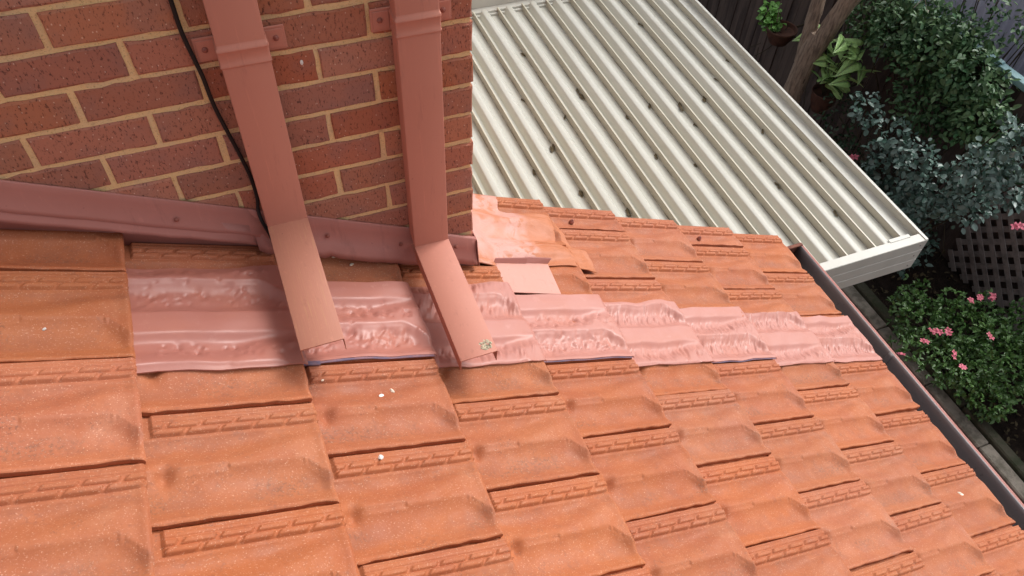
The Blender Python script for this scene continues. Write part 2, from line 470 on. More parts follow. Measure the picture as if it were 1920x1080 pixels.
L_LIME = mat_leaf('lime_leaf', (0.13, 0.33, 0.06), (0.19, 0.42, 0.09), 0.45)
def mat_syn():
    m = Mat('variegated_leaf', (0.36, 0.58, 0.20), 0.45, 0.4)
    U, V = sep_uv(m)
    d = m.math('ABSOLUTE', U)
    st = m.math('PINGPONG', m.math('ADD', m.math('MULTIPLY', V, 5.0), m.math('MULTIPLY', d, -4.0)), 0.5)
    m.mix(m.ramp(st, 0.40, 0.48), (0.24, 0.44, 0.13), amt=0.55)
    m.mix(m.ramp(d, 0.06, 0.02), (0.42, 0.56, 0.28), amt=0.8)
    m.mix(m.ramp(m.noise(20, 3, 0.5), 0.5, 0.7), (0.17, 0.33, 0.10), amt=0.6)
    return m.done()
L_SYN = mat_syn()

# ================================================================== ROOF GEOMETRY
TH = 0.4578861629                       # pitch 26.2 degrees
ORI = Vector((-0.026, -0.500, -1.492 + Z0))
G, W = 0.3532, 0.25217                  # exposed tile length down the slope, tile width across
STEP, LIPH = 0.027, 0.013
BASE = -(STEP + LIPH)

def sst(a, b, x):
    t = np.clip((x - a) / (b - a), 0, 1); return t * t * (3 - 2 * t)

VB = np.array([-0.10, 0.0, 0.022, 0.034, 0.205, 0.232, 0.27, 0.32, 0.40, 0.80, 0.87, 0.925, 0.965, 0.988, 1.0])
HB = np.array([-6, -6, -6, 13.0, 10.5, 4.0, -2.0, -5.0, -5.0, -5.0, -1.5, 6.0, 12.5, 13.5, 11.0]) * 1e-3

def prof(up, vp, relief=True):
    """tile surface above its bed; up 0..1 along the exposed length, vp 0..1 across (0 = far side lap)."""
    h = np.interp(vp, VB, HB)
    # middle roll: a narrow ridge at the head that spreads into a broad tongue at the nose
    e0 = 0.52 + 0.02 * up - 0.19 * sst(0.35, 1.02, up) ** 1.3
    e1 = 0.565 + 0.015 * up + 0.22 * sst(0.80, 1.03, up) ** 1.4
    Hc = 0.0200 - 0.003 * sst(0.8, 1.0, up)
    d = np.clip((vp - e1) / 0.22, 0, 1)
    fall = (1 - d) ** 2.6 * (1 - 0.35 * (1 - sst(-0.004, 0.022, vp - e1)) * (vp > e1))
    h = h + Hc * sst(e0 - 0.19, e0 + 0.03, vp) * fall
    k = sst(0.90, 1.0, up)
    h = np.where((vp > 0.24) & (vp < 0.93), h + 0.0025 * k, h)
    if relief:
        inb = (vp < 0.235)
        h = np.where(inb & (up < 0.055), np.minimum(h, 0.002), h)
        s = (vp - 0.034) / 0.185
        L = 5.3
        inr = inb & (s > 0) & (s < 1.08) & (up > 0.06)
        h = h - np.where(inr, 0.0020 * np.exp(-((s - 0.14) / 0.03) ** 2) + 0.0026 * np.exp(-((s - 0.37) / 0.035) ** 2), 0)
        def row(s0, s1, ph):
            q = (up * L + ph + (s - s0) * 0.55) % 1.0
            gap = sst(0.0, 0.03, q) * (1 - sst(0.84, 0.875, q))
            ins = sst(s0, s0 + .05, s) * (1 - sst(s1 - .05, s1, s))
            return gap * ins
        r = row(0.42, 0.69, 0.15) + row(0.72, 1.03, 0.60)
        h = h + np.where(inr & (s > 0.40), 0.0064 * (r - 0.40), 0)
        # thumb hollow at the head of the middle roll
        h = h - 0.019 * np.exp(-((up - 0.10) * G / 0.016) ** 2 - ((vp - 0.58) * W / 0.019) ** 2)
    return h

def blur1(a, s, ax):
    r = int(3 * s) + 1
    k = np.exp(-0.5 * (np.arange(-r, r + 1) / s) ** 2); k /= k.sum()
    ap = np.pad(a, [(r, r) if i == ax else (0, 0) for i in range(2)], mode='edge')
    return np.apply_along_axis(lambda m: np.convolve(m, k, mode='valid'), ax, ap)

def grid_faces(nu, nv, mask=None, off=0):
    i, j = np.meshgrid(np.arange(nu - 1), np.arange(nv - 1), indexing='ij')
    a = (i * nv + j)
    F = np.stack([a, a + 1, a + nv + 1, a + nv], -1)
    if mask is not None: F = F[mask]
    return F.reshape(-1, 4) + off

def tile_mesh(name, v0=0.0, v1=1.0, seed=0, u0=-0.16):
    rg = np.random.default_rng(seed)
    ups = np.concatenate([[u0, u0 / 2], np.linspace(0, 0.97, 128), [0.98, 0.99, 0.996, 1.0]])
    a = [np.linspace(-0.05, 0.0, 3)[:-1]] if v0 == 0 else []
    a.append(np.linspace(max(v0, 0), 0.235, 38)[:-1] if v0 < 0.2 else np.array([]))
    a.append(np.linspace(max(v0, 0.235), v1 - 0.05, int(46 * (v1 - max(v0, .235)))) )
    a.append(np.linspace(v1 - 0.045, v1, 9))
    vs = np.concatenate([x for x in a if len(x)])
    U, V = np.meshgrid(ups, vs, indexing='ij')
    H = prof(U, V) + STEP * U
    # rounded nose
    H += 0.0018 * sst(0.93, 0.975, U) - 0.0060 * sst(0.978, 1.0, U) ** 2
    # slow warp of the clay
    for _ in range(3):
        ku, kv, ph = rg.uniform(2, 7), rg.uniform(2, 6), rg.uniform(0, 6.3)
        H += 0.0006 * np.sin(ku * U + kv * V + ph)
    # slightly ragged side lip
    wob = 0.0018 * np.interp(ups, np.linspace(u0, 1, 16), rg.normal(0, 1, 16))[:, None] * sst(v1 - 0.03, v1, V)
    X = U * G; Y = -(V * W) + wob; Z = H
    nu, nv = U.shape
    V0 = np.stack([X, Y, Z], -1).reshape(-1, 3)
    F = grid_faces(nu, nv)
    uv = np.stack([U, V], -1).reshape(-1, 2)
    # skirts: nose, near side, far side
    def skirt(idx, drop, inx=0.0, iny=0.0):
        nonlocal V0, F, uv
        b = len(V0); top = V0[idx]; low = top.copy(); low[:, 2] -= drop; low[:, 0] += inx; low[:, 1] += iny
        V0 = np.concatenate([V0, top, low]); uv = np.concatenate([uv, uv[idx], uv[idx]])
        n = len(idx); i = np.arange(n - 1)
        q = np.stack([b + i, b + i + 1, b + n + i + 1, b + n + i], -1)
        F = np.concatenate([F, q])
    allidx = np.arange(nu * nv).reshape(nu, nv)
    skirt(allidx[-1], 0.020)                     # nose
    skirt(allidx[2:, -1], 0.013)                 # near side
    skirt(allidx[2:, 0], 0.016)
    # underside of the side lip so that the gap below stays dark
    b = len(V0)
    top = V0[allidx[2:, -1]].copy(); top[:, 2] -= 0.013; inn = top.copy(); inn[:, 1] += 0.02
    V0 = np.concatenate([V0, top, inn]); uv = np.concatenate([uv, uv[allidx[2:, -1]], uv[allidx[2:, -1]]])
    n = len(top); i = np.arange(n - 1)
    F = np.concatenate([F, np.stack([b + i, b + i + 1, b + n + i + 1, b + n + i], -1)])
    me = mesh_np(name, V0, F, True, uv)
    me.materials.append(T)
    return me

roof = empty('tiled_roof', ORI, (0, TH, 0))
tag(roof, 'orange terracotta tiled roof sloping from the brick wall down to the gutter', 'roof')

FULL = [tile_mesh('roof_tile_mesh', 0, 1, s) for s in range(4)]
HALF_TOP = [tile_mesh('half_tile_mesh', 0, 0.5, 11)]
HALF_LOW = [tile_mesh('cut_tile_mesh', 0.5, 1, 12)]
rg = np.random.default_rng(5)
def put_tile(me, c, v, name='roof_tile'):
    o = link(name, me, None, roof)
    jx, jy, jz = rg.normal(0, 0.0012), rg.normal(0, 0.0012), rg.normal(0, 0.0008)
    o.location = ((c - 1) * G + jx, -v * W + jy, BASE + jz)
    o.rotation_euler = (rg.normal(0, 0.002), rg.normal(0, 0.0015), rg.normal(0, 0.003))
    return o
VMAX = 5
for c in range(-2, 8):
    off = 0.5 if c % 2 else 0.0
    if c >= 3:                                     # beyond the wall corner the course reaches the verge at v = -3.5
        v = -3.5
        if c % 2 == 0:
            h = put_tile(HALF_TOP[0], c, -3.5, 'half_tile')
            pb = MB(); pb.disc_bead((0, 0, 0), 0.0095, 0.012, 'z', 12); pb.disc_bead((0, 0, 0.012), 0.0045, 0.004, 'z', 8)
            peg = pb.build('screw', SCREW, h, True); peg.location = (G * 0.36, -W * 0.31, -0.001 + STEP * .36)
            v = -3.0
        while v < VMAX:
            put_tile(FULL[rg.integers(4)], c, v); v += 1
    else:
        v = -2.0
        if c % 2:
            if c >= -1 or True: put_tile(HALF_LOW[0], c, -2.5)
            v = -1.5
        while v < VMAX:
            put_tile(FULL[rg.integers(4)], c, v); v += 1
# battens and sarking under the tiles
ub = MB(); ub.box((-3.2 * G, -VMAX * W, BASE - 0.075), (6.93 * G, 1.98 * W, BASE - 0.035))
ub.box((2.05 * G, 2.02 * W, BASE - 0.075), (6.93 * G, 3.46 * W, BASE - 0.035))
ub.build('sarking', DARK, roof)
vb = MB(); vb.box((1.75 * G, 3.44 * W, BASE - 0.20), (6.95 * G, 3.52 * W - 0.012, BASE - 0.01))
vb.build('barge_board', CREAM, roof)

# ------------------------------------------------------------------ dressed lead sheets
lead = empty('lead_flashing', ORI, (0, TH, 0))
tag(lead, 'strip of pink painted lead sheets hammered over the tiles below the brick wall', 'flashing')

def dents(Xm, Ym, rg, n, ulo, uhi, rows, mode, skew=0.35, amp=0.0021):
    D = np.zeros_like(Xm)
    for _ in range(n):
        r = rows[rg.integers(len(rows))]
        u = rg.uniform(ulo, uhi); v = r[0] + rg.normal(0, r[1])
        x, y = u, v
        su = rg.uniform(0.0045, 0.0085); sv = su * rg.uniform(0.9, 1.35)
        if mode == 'rip': su, sv = rg.uniform(0.003, 0.005), rg.uniform(0.010, 0.018)
        dx = (Xm - x) + skew * (Ym - y); dy = Ym - y
        m_ = (np.abs(dx) < 3 * su) & (np.abs(dy) < 3 * sv)
        D[m_] += rg.choice([-1, 1], p=[0.7, 0.3]) * amp * rg.uniform(0.4, 1.1) * np.exp(-(dx[m_] / su) ** 2 - (dy[m_] / sv) ** 2)
    return D

def lead_sheet(c, v0, v1, seed, mat=LEAD, lift=0.006, u0=-0.05, u1=1.012, mode='pit', nd=260, soft=3.0, name='lead_sheet'):
    rg = np.random.default_rng(seed)
    du = 0.0026
    nu = int((u1 - u0) * G / du); nv = int((v1 - v0) * W / du)
    us = np.linspace(u0, u1, nu); vs = np.linspace(v0, v1, nv)
    U, V = np.meshgrid(us, vs, indexing='ij')
    off = 0.5 if c % 2 else 0.0
    vp = np.mod(V - off, 1.0)
    h = prof(np.clip(U, 0, 1), vp, False)
    h = np.maximum(h, -0.003)
    h = np.where((vp < 0.06) | (vp > 0.95), 0.0125, h)
    raw = h.copy()
    h = blur1(blur1(h, soft, 1), soft, 0)
    h = np.maximum(h, raw + 0.003)
    h = blur1(blur1(h, 1.3, 1), 1.3, 0)
    H = h + STEP * U + lift
    Xm, Ym = U * G, V * W
    rows = []
    for vv in np.arange(math.floor(v0) - 1, math.ceil(v1) + 1):
        for a, s_ in ((0.36, 0.045), (0.66, 0.05), (0.44, 0.03), (0.80, 0.03), (0.74, 0.05)):
            q = vv + off + a
            if v0 + 0.06 < q < v1 - 0.04: rows.append((q * W, s_ * W))
    H += dents(Xm, Ym, rg, nd, 0.05 * G, 0.95 * G, rows, mode, amp=0.0030 if mode == 'pit' else 0.0024)
    for _ in range(5):
        H += 0.0007 * np.sin(rg.uniform(6, 22) * U + rg.uniform(4, 12) * V + rg.uniform(0, 6))
    # edges: lifted slightly, wavering
    e0 = 0.0028 * np.interp(us, np.linspace(u0, u1, 7), rg.normal(0, 1, 7))[:, None]
    e1 = 0.0022 * np.interp(us, np.linspace(u0, u1, 7), rg.normal(0, 1, 7))[:, None]
    tt = (V - v0) / (v1 - v0)
    Y = -(Ym + e0 * (1 - tt) + e1 * tt)
    H -= 0.004 * sst(0.985, 1.012, U)
    xw = 0.0025 * np.interp(vs, np.linspace(v0, v1, 7), rg.normal(0, 1, 7))[None, :]
    X = (c - 1) * G + Xm + xw * sst(0.8, 1.0, U)
    P = np.stack([X, Y, BASE + H], -1).reshape(-1, 3)
    F = grid_faces(nu, nv)
    idx = np.arange(nu * nv).reshape(nu, nv)
    def sk(idv, drop):
        nonlocal P, F
        b = len(P); top = P[idv]; low = top.copy(); low[:, 2] -= drop
        P = np.concatenate([P, top, low]); n = len(idv); i = np.arange(n - 1)
        F = np.concatenate([F, np.stack([b + i, b + i + 1, b + n + i + 1, b + n + i], -1)])
    sk(idx[-1], 0.006); sk(idx[:, -1], 0.004); sk(idx[:, 0], 0.0035)
    o = link(name, mesh_np(name, P, F, True), mat, lead)
    return o, P[:nu * nv].reshape(nu, nv, 3)

spec = {0: (-1.64, -0.385, 'pit', 120), 1: (-1.53, -0.50, 'pit', 170), 2: (-1.64, -0.42, 'rip', 260), 3: (-1.54, -0.50, 'pit', 240),
        4: (-1.50, -0.42, 'rip', 300), 5: (-1.47, -0.49, 'rip', 340), 6: (-1.44, -0.42, 'rip', 300), 7: (-1.42, -0.46, 'rip', 320)}
for c, (a, b, mode, nd) in spec.items():
    o, P = lead_sheet(c, a, b, 40 + c, mode=mode, nd=nd, soft=4.6 if c < 2 else 2.8)
    if c in (1, 3, 5):
        pts = [Vector(p) + Vector((0, -0.002, -0.004)) for p in P[4::9, -1]]
        beads = MB(); beads.tube(pts, [(0.0026 if c == 1 else 0.0012) + 0.0016 * random.random() for _ in pts], 6); beads.build('sealant_bead', SEAL, lead, True)
    if c == 1:
        pts = [Vector(p) + Vector((0.0, -0.003, -0.004)) for p in P[10:30:5, -1]]
        beads = MB(); beads.tube(pts, 0.006, 6); beads.build('sealant_blob', SEAL, lead, True)

# ------------------------------------------------------------------ smeared patch round the wall corner
def roof_height_local(c_arr, U_abs, V):
    """height over the bed plane at absolute course coordinate."""
    c = np.clip(np.ceil(U_abs), -2, 7); up = U_abs - (c - 1)
    off = np.where(c.astype(int) % 2 != 0, 0.5, 0.0)
    return prof(np.clip(up, 0, 1), np.mod(V - off, 1.0), False) + STEP * up

def patch():
    rg = np.random.default_rng(3)
    u0, u1, v0, v1 = 1.66, 3.50, -3.50, -1.96
    du = 0.003
    us = np.arange(u0, u1, du / G); vs = np.arange(v0, v1, du / W)
    U, V = np.meshgrid(us, vs, indexing='ij')
    H = roof_height_local(None, U, V)
    H = np.maximum(H, -0.002 + STEP * 0.3)
    H = blur1(blur1(H, 7.0, 0), 3.0, 1) + 0.008
    # the sheet curls up to the wall corner and bulges over the course step
    H += 0.012 * np.exp(-((U - 1.72) / 0.16) ** 2)
    H += 0.012 * np.exp(-((U - 3.10) / 0.10) ** 2) * sst(-2.9, -2.4, V)
    H += 0.006 * np.exp(-((V + 2.30) / 0.10) ** 2) * sst(2.3, 3.0, U)
    H -= 0.010 * np.exp(-((V + 2.62) / 0.12) ** 2) * sst(2.0, 2.6, U)
    for _ in range(90):
        a, b = rg.uniform(u0, u1), rg.uniform(v0, v1)
        H += rg.normal(0, 0.0012) * np.exp(-((U - a) / rg.uniform(.03, .12)) ** 2 - ((V - b) / rg.uniform(.02, .08)) ** 2)
    # outline
    right = np.interp(vs, [-3.50, -3.20, -3.17, -3.10, -2.80, -2.62, -2.50, -2.28, -2.12, -2.02],
                      [2.44, 2.42, 2.46, 3.02, 3.10, 3.14, 3.24, 3.27, 3.25, 3.22])
    right = right + np.interp(vs, np.linspace(v0, v1, 30), rg.normal(0, 0.004, 30))
    mask = (U[:-1, :-1] < right[None, :-1])
    near = -1.97 - 0.11 * sst(1.97, 2.06, us) + np.interp(us, np.linspace(u0, u1, 20), rg.normal(0, 0.003, 20))
    mask &= (V[:-1, :-1] < near[:-1, None])
    P = np.stack([U * G, -V * W, BASE + H], -1)
    # pull the boundary vertices onto the smooth outline
    for j in range(len(vs)):
        k = min(int((right[j] - u0) / (us[1] - us[0])) + 1, len(us) - 1)
        P[k, j, 0] = right[j] * G
    nu, nv = U.shape
    F = grid_faces(nu, nv, mask)
    me = mesh_np('patch_sheet', P.reshape(-1, 3), F, True)
    o = bpy.data.objects.new('flashing_patch', me); COL.objects.link(o)
    me.materials.append(PATCH)
    o.location = ORI; o.rotation_euler = (0, TH, 0)
    so = o.modifiers.new('thickness', 'SOLIDIFY'); so.thickness = 0.004; so.offset = 0
    tag(o, 'crumpled sheet smeared orange and pink, dressed over the tiles at the brick corner', 'flashing')
patch()

# flat pink plate between the patch and the lead strip, with its folded upstand
pl = empty('flashing_plate', ORI, (0, TH, 0))
tag(pl, 'flat pale pink metal plate with a folded darker upstand below the smeared patch', 'flashing')
b_ = MB()
V_ = [(2.003, -2.05, -.012), (2.62, -2.10, -.005), (2.60, -1.575, -.0105), (2.003, -1.575, -.016)]
P_ = [(u * G, -v * W, h) for u, v, h in V_]
b_.add(P_ + [(x, y, z - .0025) for x, y, z in P_], [(0, 1, 2, 3), (7, 6, 5, 4), (0, 4, 5, 1), (1, 5, 6, 2), (2, 6, 7, 3), (3, 7, 4, 0)])
b_.build('plate', PLATE, pl)
b_ = MB()
F1 = [(2.003, -2.05, -.010), (2.36, -2.075, -.006), (2.36, -2.105, .012), (2.003, -2.075, .004)]
F2 = [(2.34, -2.075, -.005), (2.62, -2.10, -.003), (2.64, -2.13, .014), (2.33, -2.115, .012)]
for Q in (F1, F2):
    P_ = [(u * G, -v * W, h) for u, v, h in Q]
    b_.add(P_ + [(x, y + .002, z + .0015) for x, y, z in P_], [(0, 1, 2, 3), (7, 6, 5, 4), (0, 4, 5, 1), (1, 5, 6, 2), (2, 6, 7, 3), (3, 7, 4, 0)])
b_.build('upstand', APRON, pl)

# ================================================================== BRICK WALL
CH = 0.086                                   # course height
ZB0 = -0.5757 * 1.49385 + Z0                 # bed joint 0
wall = empty('brick_wall', (0.528, 0, 2.9))
tag(wall, 'speckled red brick wall with raked sandy mortar rising above the tiled roof', 'wall')
XC = 0.528
def rel(me_builder): pass
def brick_mesh(L, D, H, seed):
    """front at y=0 facing -y, from x=0..L, z=0..H, ragged arrises."""
    rg = random.Random(seed)
    k = 0.0035
    pts = []
    nx, nz = 9, 3
    for i in range(nx): pts.append((L * i / nx, 0))
    for i in range(nz): pts.append((L, H * i / nz))
    for i in range(nx): pts.append((L - L * i / nx, H))
    for i in range(nz): pts.append((0, H - H * i / nz))
    out = [(x + rg.gauss(0, .0011), z + rg.gauss(0, .0011)) for x, z in pts]
    inn = []
    for x, z in out:
        kk = k + rg.uniform(-.001, .0025)
        inn.append((min(max(x, kk), L - kk), min(max(z, kk), H - kk)))
    n = len(pts); V = []; F = []
    V += [(x, rg.uniform(0, .0006), z) for x, z in inn]
    V += [(x, 0.0035, z) for x, z in out]
    V += [(x, D, z) for x, z in out]
    for i in range(n):
        j = (i + 1) % n
        F.append((i, n + i, n + j, j)); F.append((n + i, 2 * n + i, 2 * n + j, n + j))
    F.append(tuple(range(n))); F.append(tuple(2 * n + i for i in range(n - 1, -1, -1)))
    me = MB().add(V, F).mesh('brick_mesh')
    me.materials.append(BRICK)
    return me
JT = 0.0125
BH = CH - JT
full_b = [brick_mesh(0.2435 - JT, 0.105, BH, s) for s in range(6)]
part_cache = {}
def brick_of(L, k):
    key = (round(L, 4), k % 2)
    if abs(L - (0.2435 - JT)) < 0.002: return full_b[k % 6]
    if key not in part_cache: part_cache[key] = brick_mesh(L, 0.105, BH, 100 + len(part_cache))
    return part_cache[key]
rb = random.Random(4)
def roofline(x): return -1.505 - 0.493 * x + Z0
XL = -1.0
for r in range(-6, 11):
    zt = ZB0 - r * CH - JT / 2                # brick top
    zb = zt - BH
    xs = [XC]
    x = 0.2935 if r % 2 == 0 else 0.1735 + 0.2435
    if r % 2 == 0: joints = [0.2935 - 0.2435 * i for i in range(8)]
    else: joints = [0.4155 - 0.2435 * i for i in range(8)]
    edges = [XC + JT / 2] + joints
    for a, b in zip(edges[:-1], edges[1:]):
        x1, x0 = a - JT / 2, b + JT / 2
        if x1 < XL: break
        if zt < roofline(x0) - 0.10: continue
        k = rb.randrange(6)
        o = link('brick', brick_of(x1 - x0, k), None, wall)
        o.location = (x0 - XC + rb.gauss(0, .0008), rb.gauss(0, .0007), zb - 2.9 + rb.gauss(0, .0006))
        o.rotation_euler = (0, rb.gauss(0, .0015), rb.gauss(0, .001))
    # return face of the corner
    if zt > roofline(XC) - 0.5:
        ys = [0.115 if (r % 2) else 0.235]
        y = ys[0]
        while y < 3.3:
            o = link('brick', full_b[rb.randrange(6)], None, wall)
            o.rotation_euler = (0, 0, math.radians(90))
            o.location = (0.0, y, zb - 2.9)
            y += 0.2435
        if r % 2 == 0:
            o = link('brick', brick_of(0.115, 1), None, wall)
            o.rotation_euler = (0, 0, math.radians(90)); o.location = (0, 0.112, zb - 2.9)
mb = MB()
mb.box((XL - XC, 0.0052, 0.0), (-0.0052, 0.10, ZB0 + 6 * CH - 2.9 - .003))
mb.build('mortar', MORTAR, wall)
mb = MB(); mb.box((-0.104, 0.1005, 0.0), (-0.0052, 3.3, ZB0 + 6 * CH - 2.9 - .003)); mb.build('mortar', MORTAR, wall)
# pale splash and a stray fleck of dry mortar
sp = MB(); sp.disc_bead((0, 0, 0), 0.006, 0.0012, '-y', 9)
o = sp.build('mortar_splash', WHITE, wall); o.location = (0.137 - XC, -0.0005, -0.975 + Z0 - 2.9); o.scale = (0.6, 1, 1.1)

# ------------------------------------------------------------------ apron flashing along the wall foot
ap = empty('wall_flashing', (0, 0, -1.378 + Z0))
tag(ap, 'dull red sloping apron flashing along the foot of the brick wall', 'flashing')
def apron(x0, x1, prof_, name='apron_sheet', segs=24, wob=0.0015, seed=1, endcap=False):
    rg_ = np.random.default_rng(seed)
    n = len(prof_); V = []; F = []
    for i in range(segs + 1):
        x = x0 + (x1 - x0) * i / segs
        w1 = rg_.normal(0, wob)
        for k, (y, z) in enumerate(prof_):
            V.append((x, y + w1 * (k / n), z - 0.5 * x + (w1 * .8 if k > n - 3 else 0)))
    for i in range(segs):
        for k in range(n - 1): F.append((i*n+k, (i+1)*n+k, (i+1)*n+k+1, i*n+k+1))
    me = mesh_np(name, V, F, True)
    o = link(name, me, APRON, ap)
    so = o.modifiers.new('t', 'SOLIDIFY'); so.thickness = 0.0016; so.offset = 1
    return o
PL = [(-.001, .001), (-.0035, 0), (-.005, -.003), (-.007, -.020), (-.011, -.045), (-.018, -.068), (-.022, -.078), (-.020, -.080)]
PLb = [(-.012, -.050), (-.020, -.078), (-.026, -.094), (-.030, -.102)]
apron(-1.0, -0.030, PL, seed=1)
apron(-1.0, -0.045, PLb, seed=2)
PR = [(-.001, .001), (-.004, 0), (-.006, -.003), (-.008, -.030), (-.012, -.056), (-.022, -.078), (-.036, -.096), (-.040, -.118)]
apron(-0.060, 0.405, PR, seed=3)
PRc = [(-.001, -.006), (-.006, -.006), (-.010, -.010), (-.012, -.05), (-.020, -.085), (-.028, -.105)]
apron(0.385, 0.534, PRc, seed=4, segs=10)
apron(-1.0, 0.53, [(-.003, -.05), (-.004, -.17)], name='backing_strip', seed=9, wob=0.0)
# folded end round the corner
e = MB(); e.add([(0.535, 0.05, -.01 - .267), (0.535, -.012, -.012 - .267), (0.537, -.022, -.085 - .267), (0.538, -.028, -.11 - .267), (0.538, .05, -.11 - .267)],
                [(0, 1, 2, 3, 4)])
o = e.build('corner_fold', APRON, ap); so = o.modifiers.new('t', 'SOLIDIFY'); so.thickness = 0.002
for x, dz in ((0.115, -.055), (0.308, -.058), (0.470, -.045), (-0.22, -.052)):
    s_ = MB(); s_.disc_bead((0, 0, 0), 0.0062, 0.0045, '-y', 10); s_.disc_bead((0, -.0045, 0), 0.003, 0.0015, '-y', 8)
    o = s_.build('screw', SCREW, ap, True); o.location = (x, -.0155, -0.5 * x + dz)

# ================================================================== DOWNPIPES
def downpipe(x0, zb, yend, zend, label, seed, shoe_mat):
    """rectangular pipe, left edge x0, bend height zb, shoe ends at (yend, zend)."""
    root = empty('downpipe', (x0 + 0.049, 0, zb))
    tag(root, label, 'downpipe', 'rectangular downpipes on the brick wall')
    w2, yb, yf = 0.049, -0.012, -0.061
    zc = -0.897 + Z0 - zb
    def tube_part(z0, z1, grow, name):
        m = MB(); r = 0.004
        def ring(z, g):
            xa, xb, ya, yb_ = -w2 - g, w2 + g, yf - g, yb + g
            return [(xa + r, ya, z), (xb - r, ya, z), (xb - r * .3, ya + r * .3, z), (xb, ya + r, z), (xb, yb_ - r, z), (xb - r, yb_, z), (xa + r, yb_, z), (xa, yb_ - r, z), (xa, ya + r, z), (xa + r * .3, ya + r * .3, z)]
        return m, ring
    m, ring = tube_part(0, 0, 0, '')
    def loft(m, rings):
        n = len(rings[0]); V = [p for q in rings for p in q]; F = []
        for i in range(len(rings) - 1):
            for k in range(n): F.append((i*n+k, i*n+(k+1) % n, (i+1)*n+(k+1) % n, (i+1)*n+k))
        return m.add(V, F)
    # lower length of pipe, mitred to the shoe
    bev = 0.012
    low = [(x, y, (y - yf) * 0.55) for x, y, z in ring(0, 0)]
    loft(m, [low, ring(0.05, 0), ring(zc - 0.02, 0)])
    m.build('pipe', PIPE, root, True)
    m2 = MB(); loft(m2, [ring(zc + 0.022, -0.0008), ring(1.2, -0.0008)])
    m2.build('upper_pipe', PIPE, root, True)
    m3 = MB()
    loft(m3, [ring(zc - 0.024, 0.0005), ring(zc - 0.022, 0.0022), ring(zc - 0.019, 0.0026), ring(zc - 0.016, 0.0012), ring(zc + 0.012, 0.0012),
              ring(zc + 0.014, 0.0026), ring(zc + 0.019, 0.0022), ring(zc + 0.022, 0.0), ring(zc + 0.03, -0.001)])
    m3.build('collar', PIPE, root, True)
    # two fixing ears with screws
    for sx in (-1, 1):
        mm = MB(); a, b = (w2 - 0.004, w2 + 0.042) if sx > 0 else (-w2 - 0.042, -w2 + 0.004)
        mm.box((a, -0.006, zc - 0.034), (b, -0.0015, zc + 0.020), 0.0015)
        mm.box((a + .005, -0.008, zc - 0.028), (b - .005, -0.006, zc + 0.014), 0.0009)
        br = mm.build('bracket', PIPE, root)
        s_ = MB(); s_.disc_bead((0, 0, 0), 0.0065, 0.004, '-y', 10); s_.disc_bead((0, -.004, 0), 0.003, 0.002, '-y', 8)
        s = s_.build('screw', SCREW, br, True); s.location = (sx * (w2 + 0.022), -0.008, zc - 0.006)
    # shoe: open-bottomed spout running out over the tiles
    ye, ze = yend, zend - zb
    t = 0.0018; hgt = 0.046
    m4 = MB()
    segs = 12
    P = []
    for i in range(segs + 1):
        k = i / segs
        y = yf + (ye - yf) * k; z = (ze) * k
        P.append((y, z))
    dy, dz = (ye - yf), ze; Ln = math.hypot(dy, dz); ny, nz = dz / Ln, -dy / Ln   # up normal of shoe top
    # top plate
    ca, cb = -w2, w2
    V = []; F = []
    for y, z in P:
        V += [(ca, y, z), (ca + .002, y, z + .0012), (0, y, z + .0014), (cb - .002, y, z + .0012), (cb, y, z),
              (cb - t, y, z - t), (ca + t, y, z - t)]
    n = 7
    for i in range(segs):
        for k in range(n): F.append((i*n+k, (i+1)*n+k, (i+1)*n+(k+1) % n, i*n+(k+1) % n))
    F.append(tuple(range(n))); F.append(tuple(segs*n + k for k in range(n-1, -1, -1)))
    m4.add(V, F)
    m4.build('shoe_top', shoe_mat, root, True)
    for sx in (-1, 1):
        m5 = MB(); V = []; F = []
        xo = sx * (w2 - .0002); xi = sx * (w2 - t)
        pts = []
        for i, (y, z) in enumerate(P):
            k = i / segs
            d = hgt * (1.0 if k < 0.9 else 1.0 - 0.0 * (k - .9))
            y0_ = y + (yb - yf) * (1 - k) * 0.0
            pts.append((y, z - .0002, z - d))
        # back of the side meets the pipe; the free end is snipped to a point
        for y, za, zb_ in pts:
            V += [(xo, y, za), (xo, y, zb_), (xi, y, za), (xi, y, zb_)]
        # taper the last stretch
        y, za, zb_ = pts[-1]
        V[-4:] = [(xo, y, za), (xo, y + 0.004, zb_), (xi, y, za), (xi, y + 0.004, zb_)]
        V[-8:-4] = [(xo, pts[-2][0], pts[-2][1]), (xo, y + 0.014, zb_ + .001), (xi, pts[-2][0], pts[-2][1]), (xi, y + 0.014, zb_ + .001)]
        for i in range(segs):
            a, b = i * 4, (i + 1) * 4
            F += [(a, b, b + 1, a + 1), (a + 2, a + 3, b + 3, b + 2), (a + 1, b + 1, b + 3, a + 3)]
        F.append((segs*4, segs*4+2, segs*4+3, segs*4+1))
        m5.add(V, F)
        m5.build('shoe_side', shoe_mat, root)
    # hidden bottom of the elbow, stops short of the mouth
    m6 = MB(); kk = 0.72
    m6.add([(ca + t, yb, -hgt + .012), (cb - t, yb, -hgt + .012), (cb - t, yf + (ye - yf) * kk, ze * kk - hgt), (ca + t, yf + (ye - yf) * kk, ze * kk - hgt)], [(0, 1, 2, 3)])
    o = m6.build('shoe_bottom', PIPE, root); so = o.modifiers.new('t', 'SOLIDIFY'); so.thickness = .0015
    return root
d1 = downpipe(-0.025, -1.3675 + Z0, -0.427, -1.402 + Z0, 'left downpipe of the two, crossing the black cable and ending in a brushed open spout', 1, PIPE2)
d2 = downpipe(0.336, -1.5685 + Z0, -0.452, -1.588 + Z0, 'right downpipe nearest the brick corner, with a lichen spot on its spout', 2, PIPE)
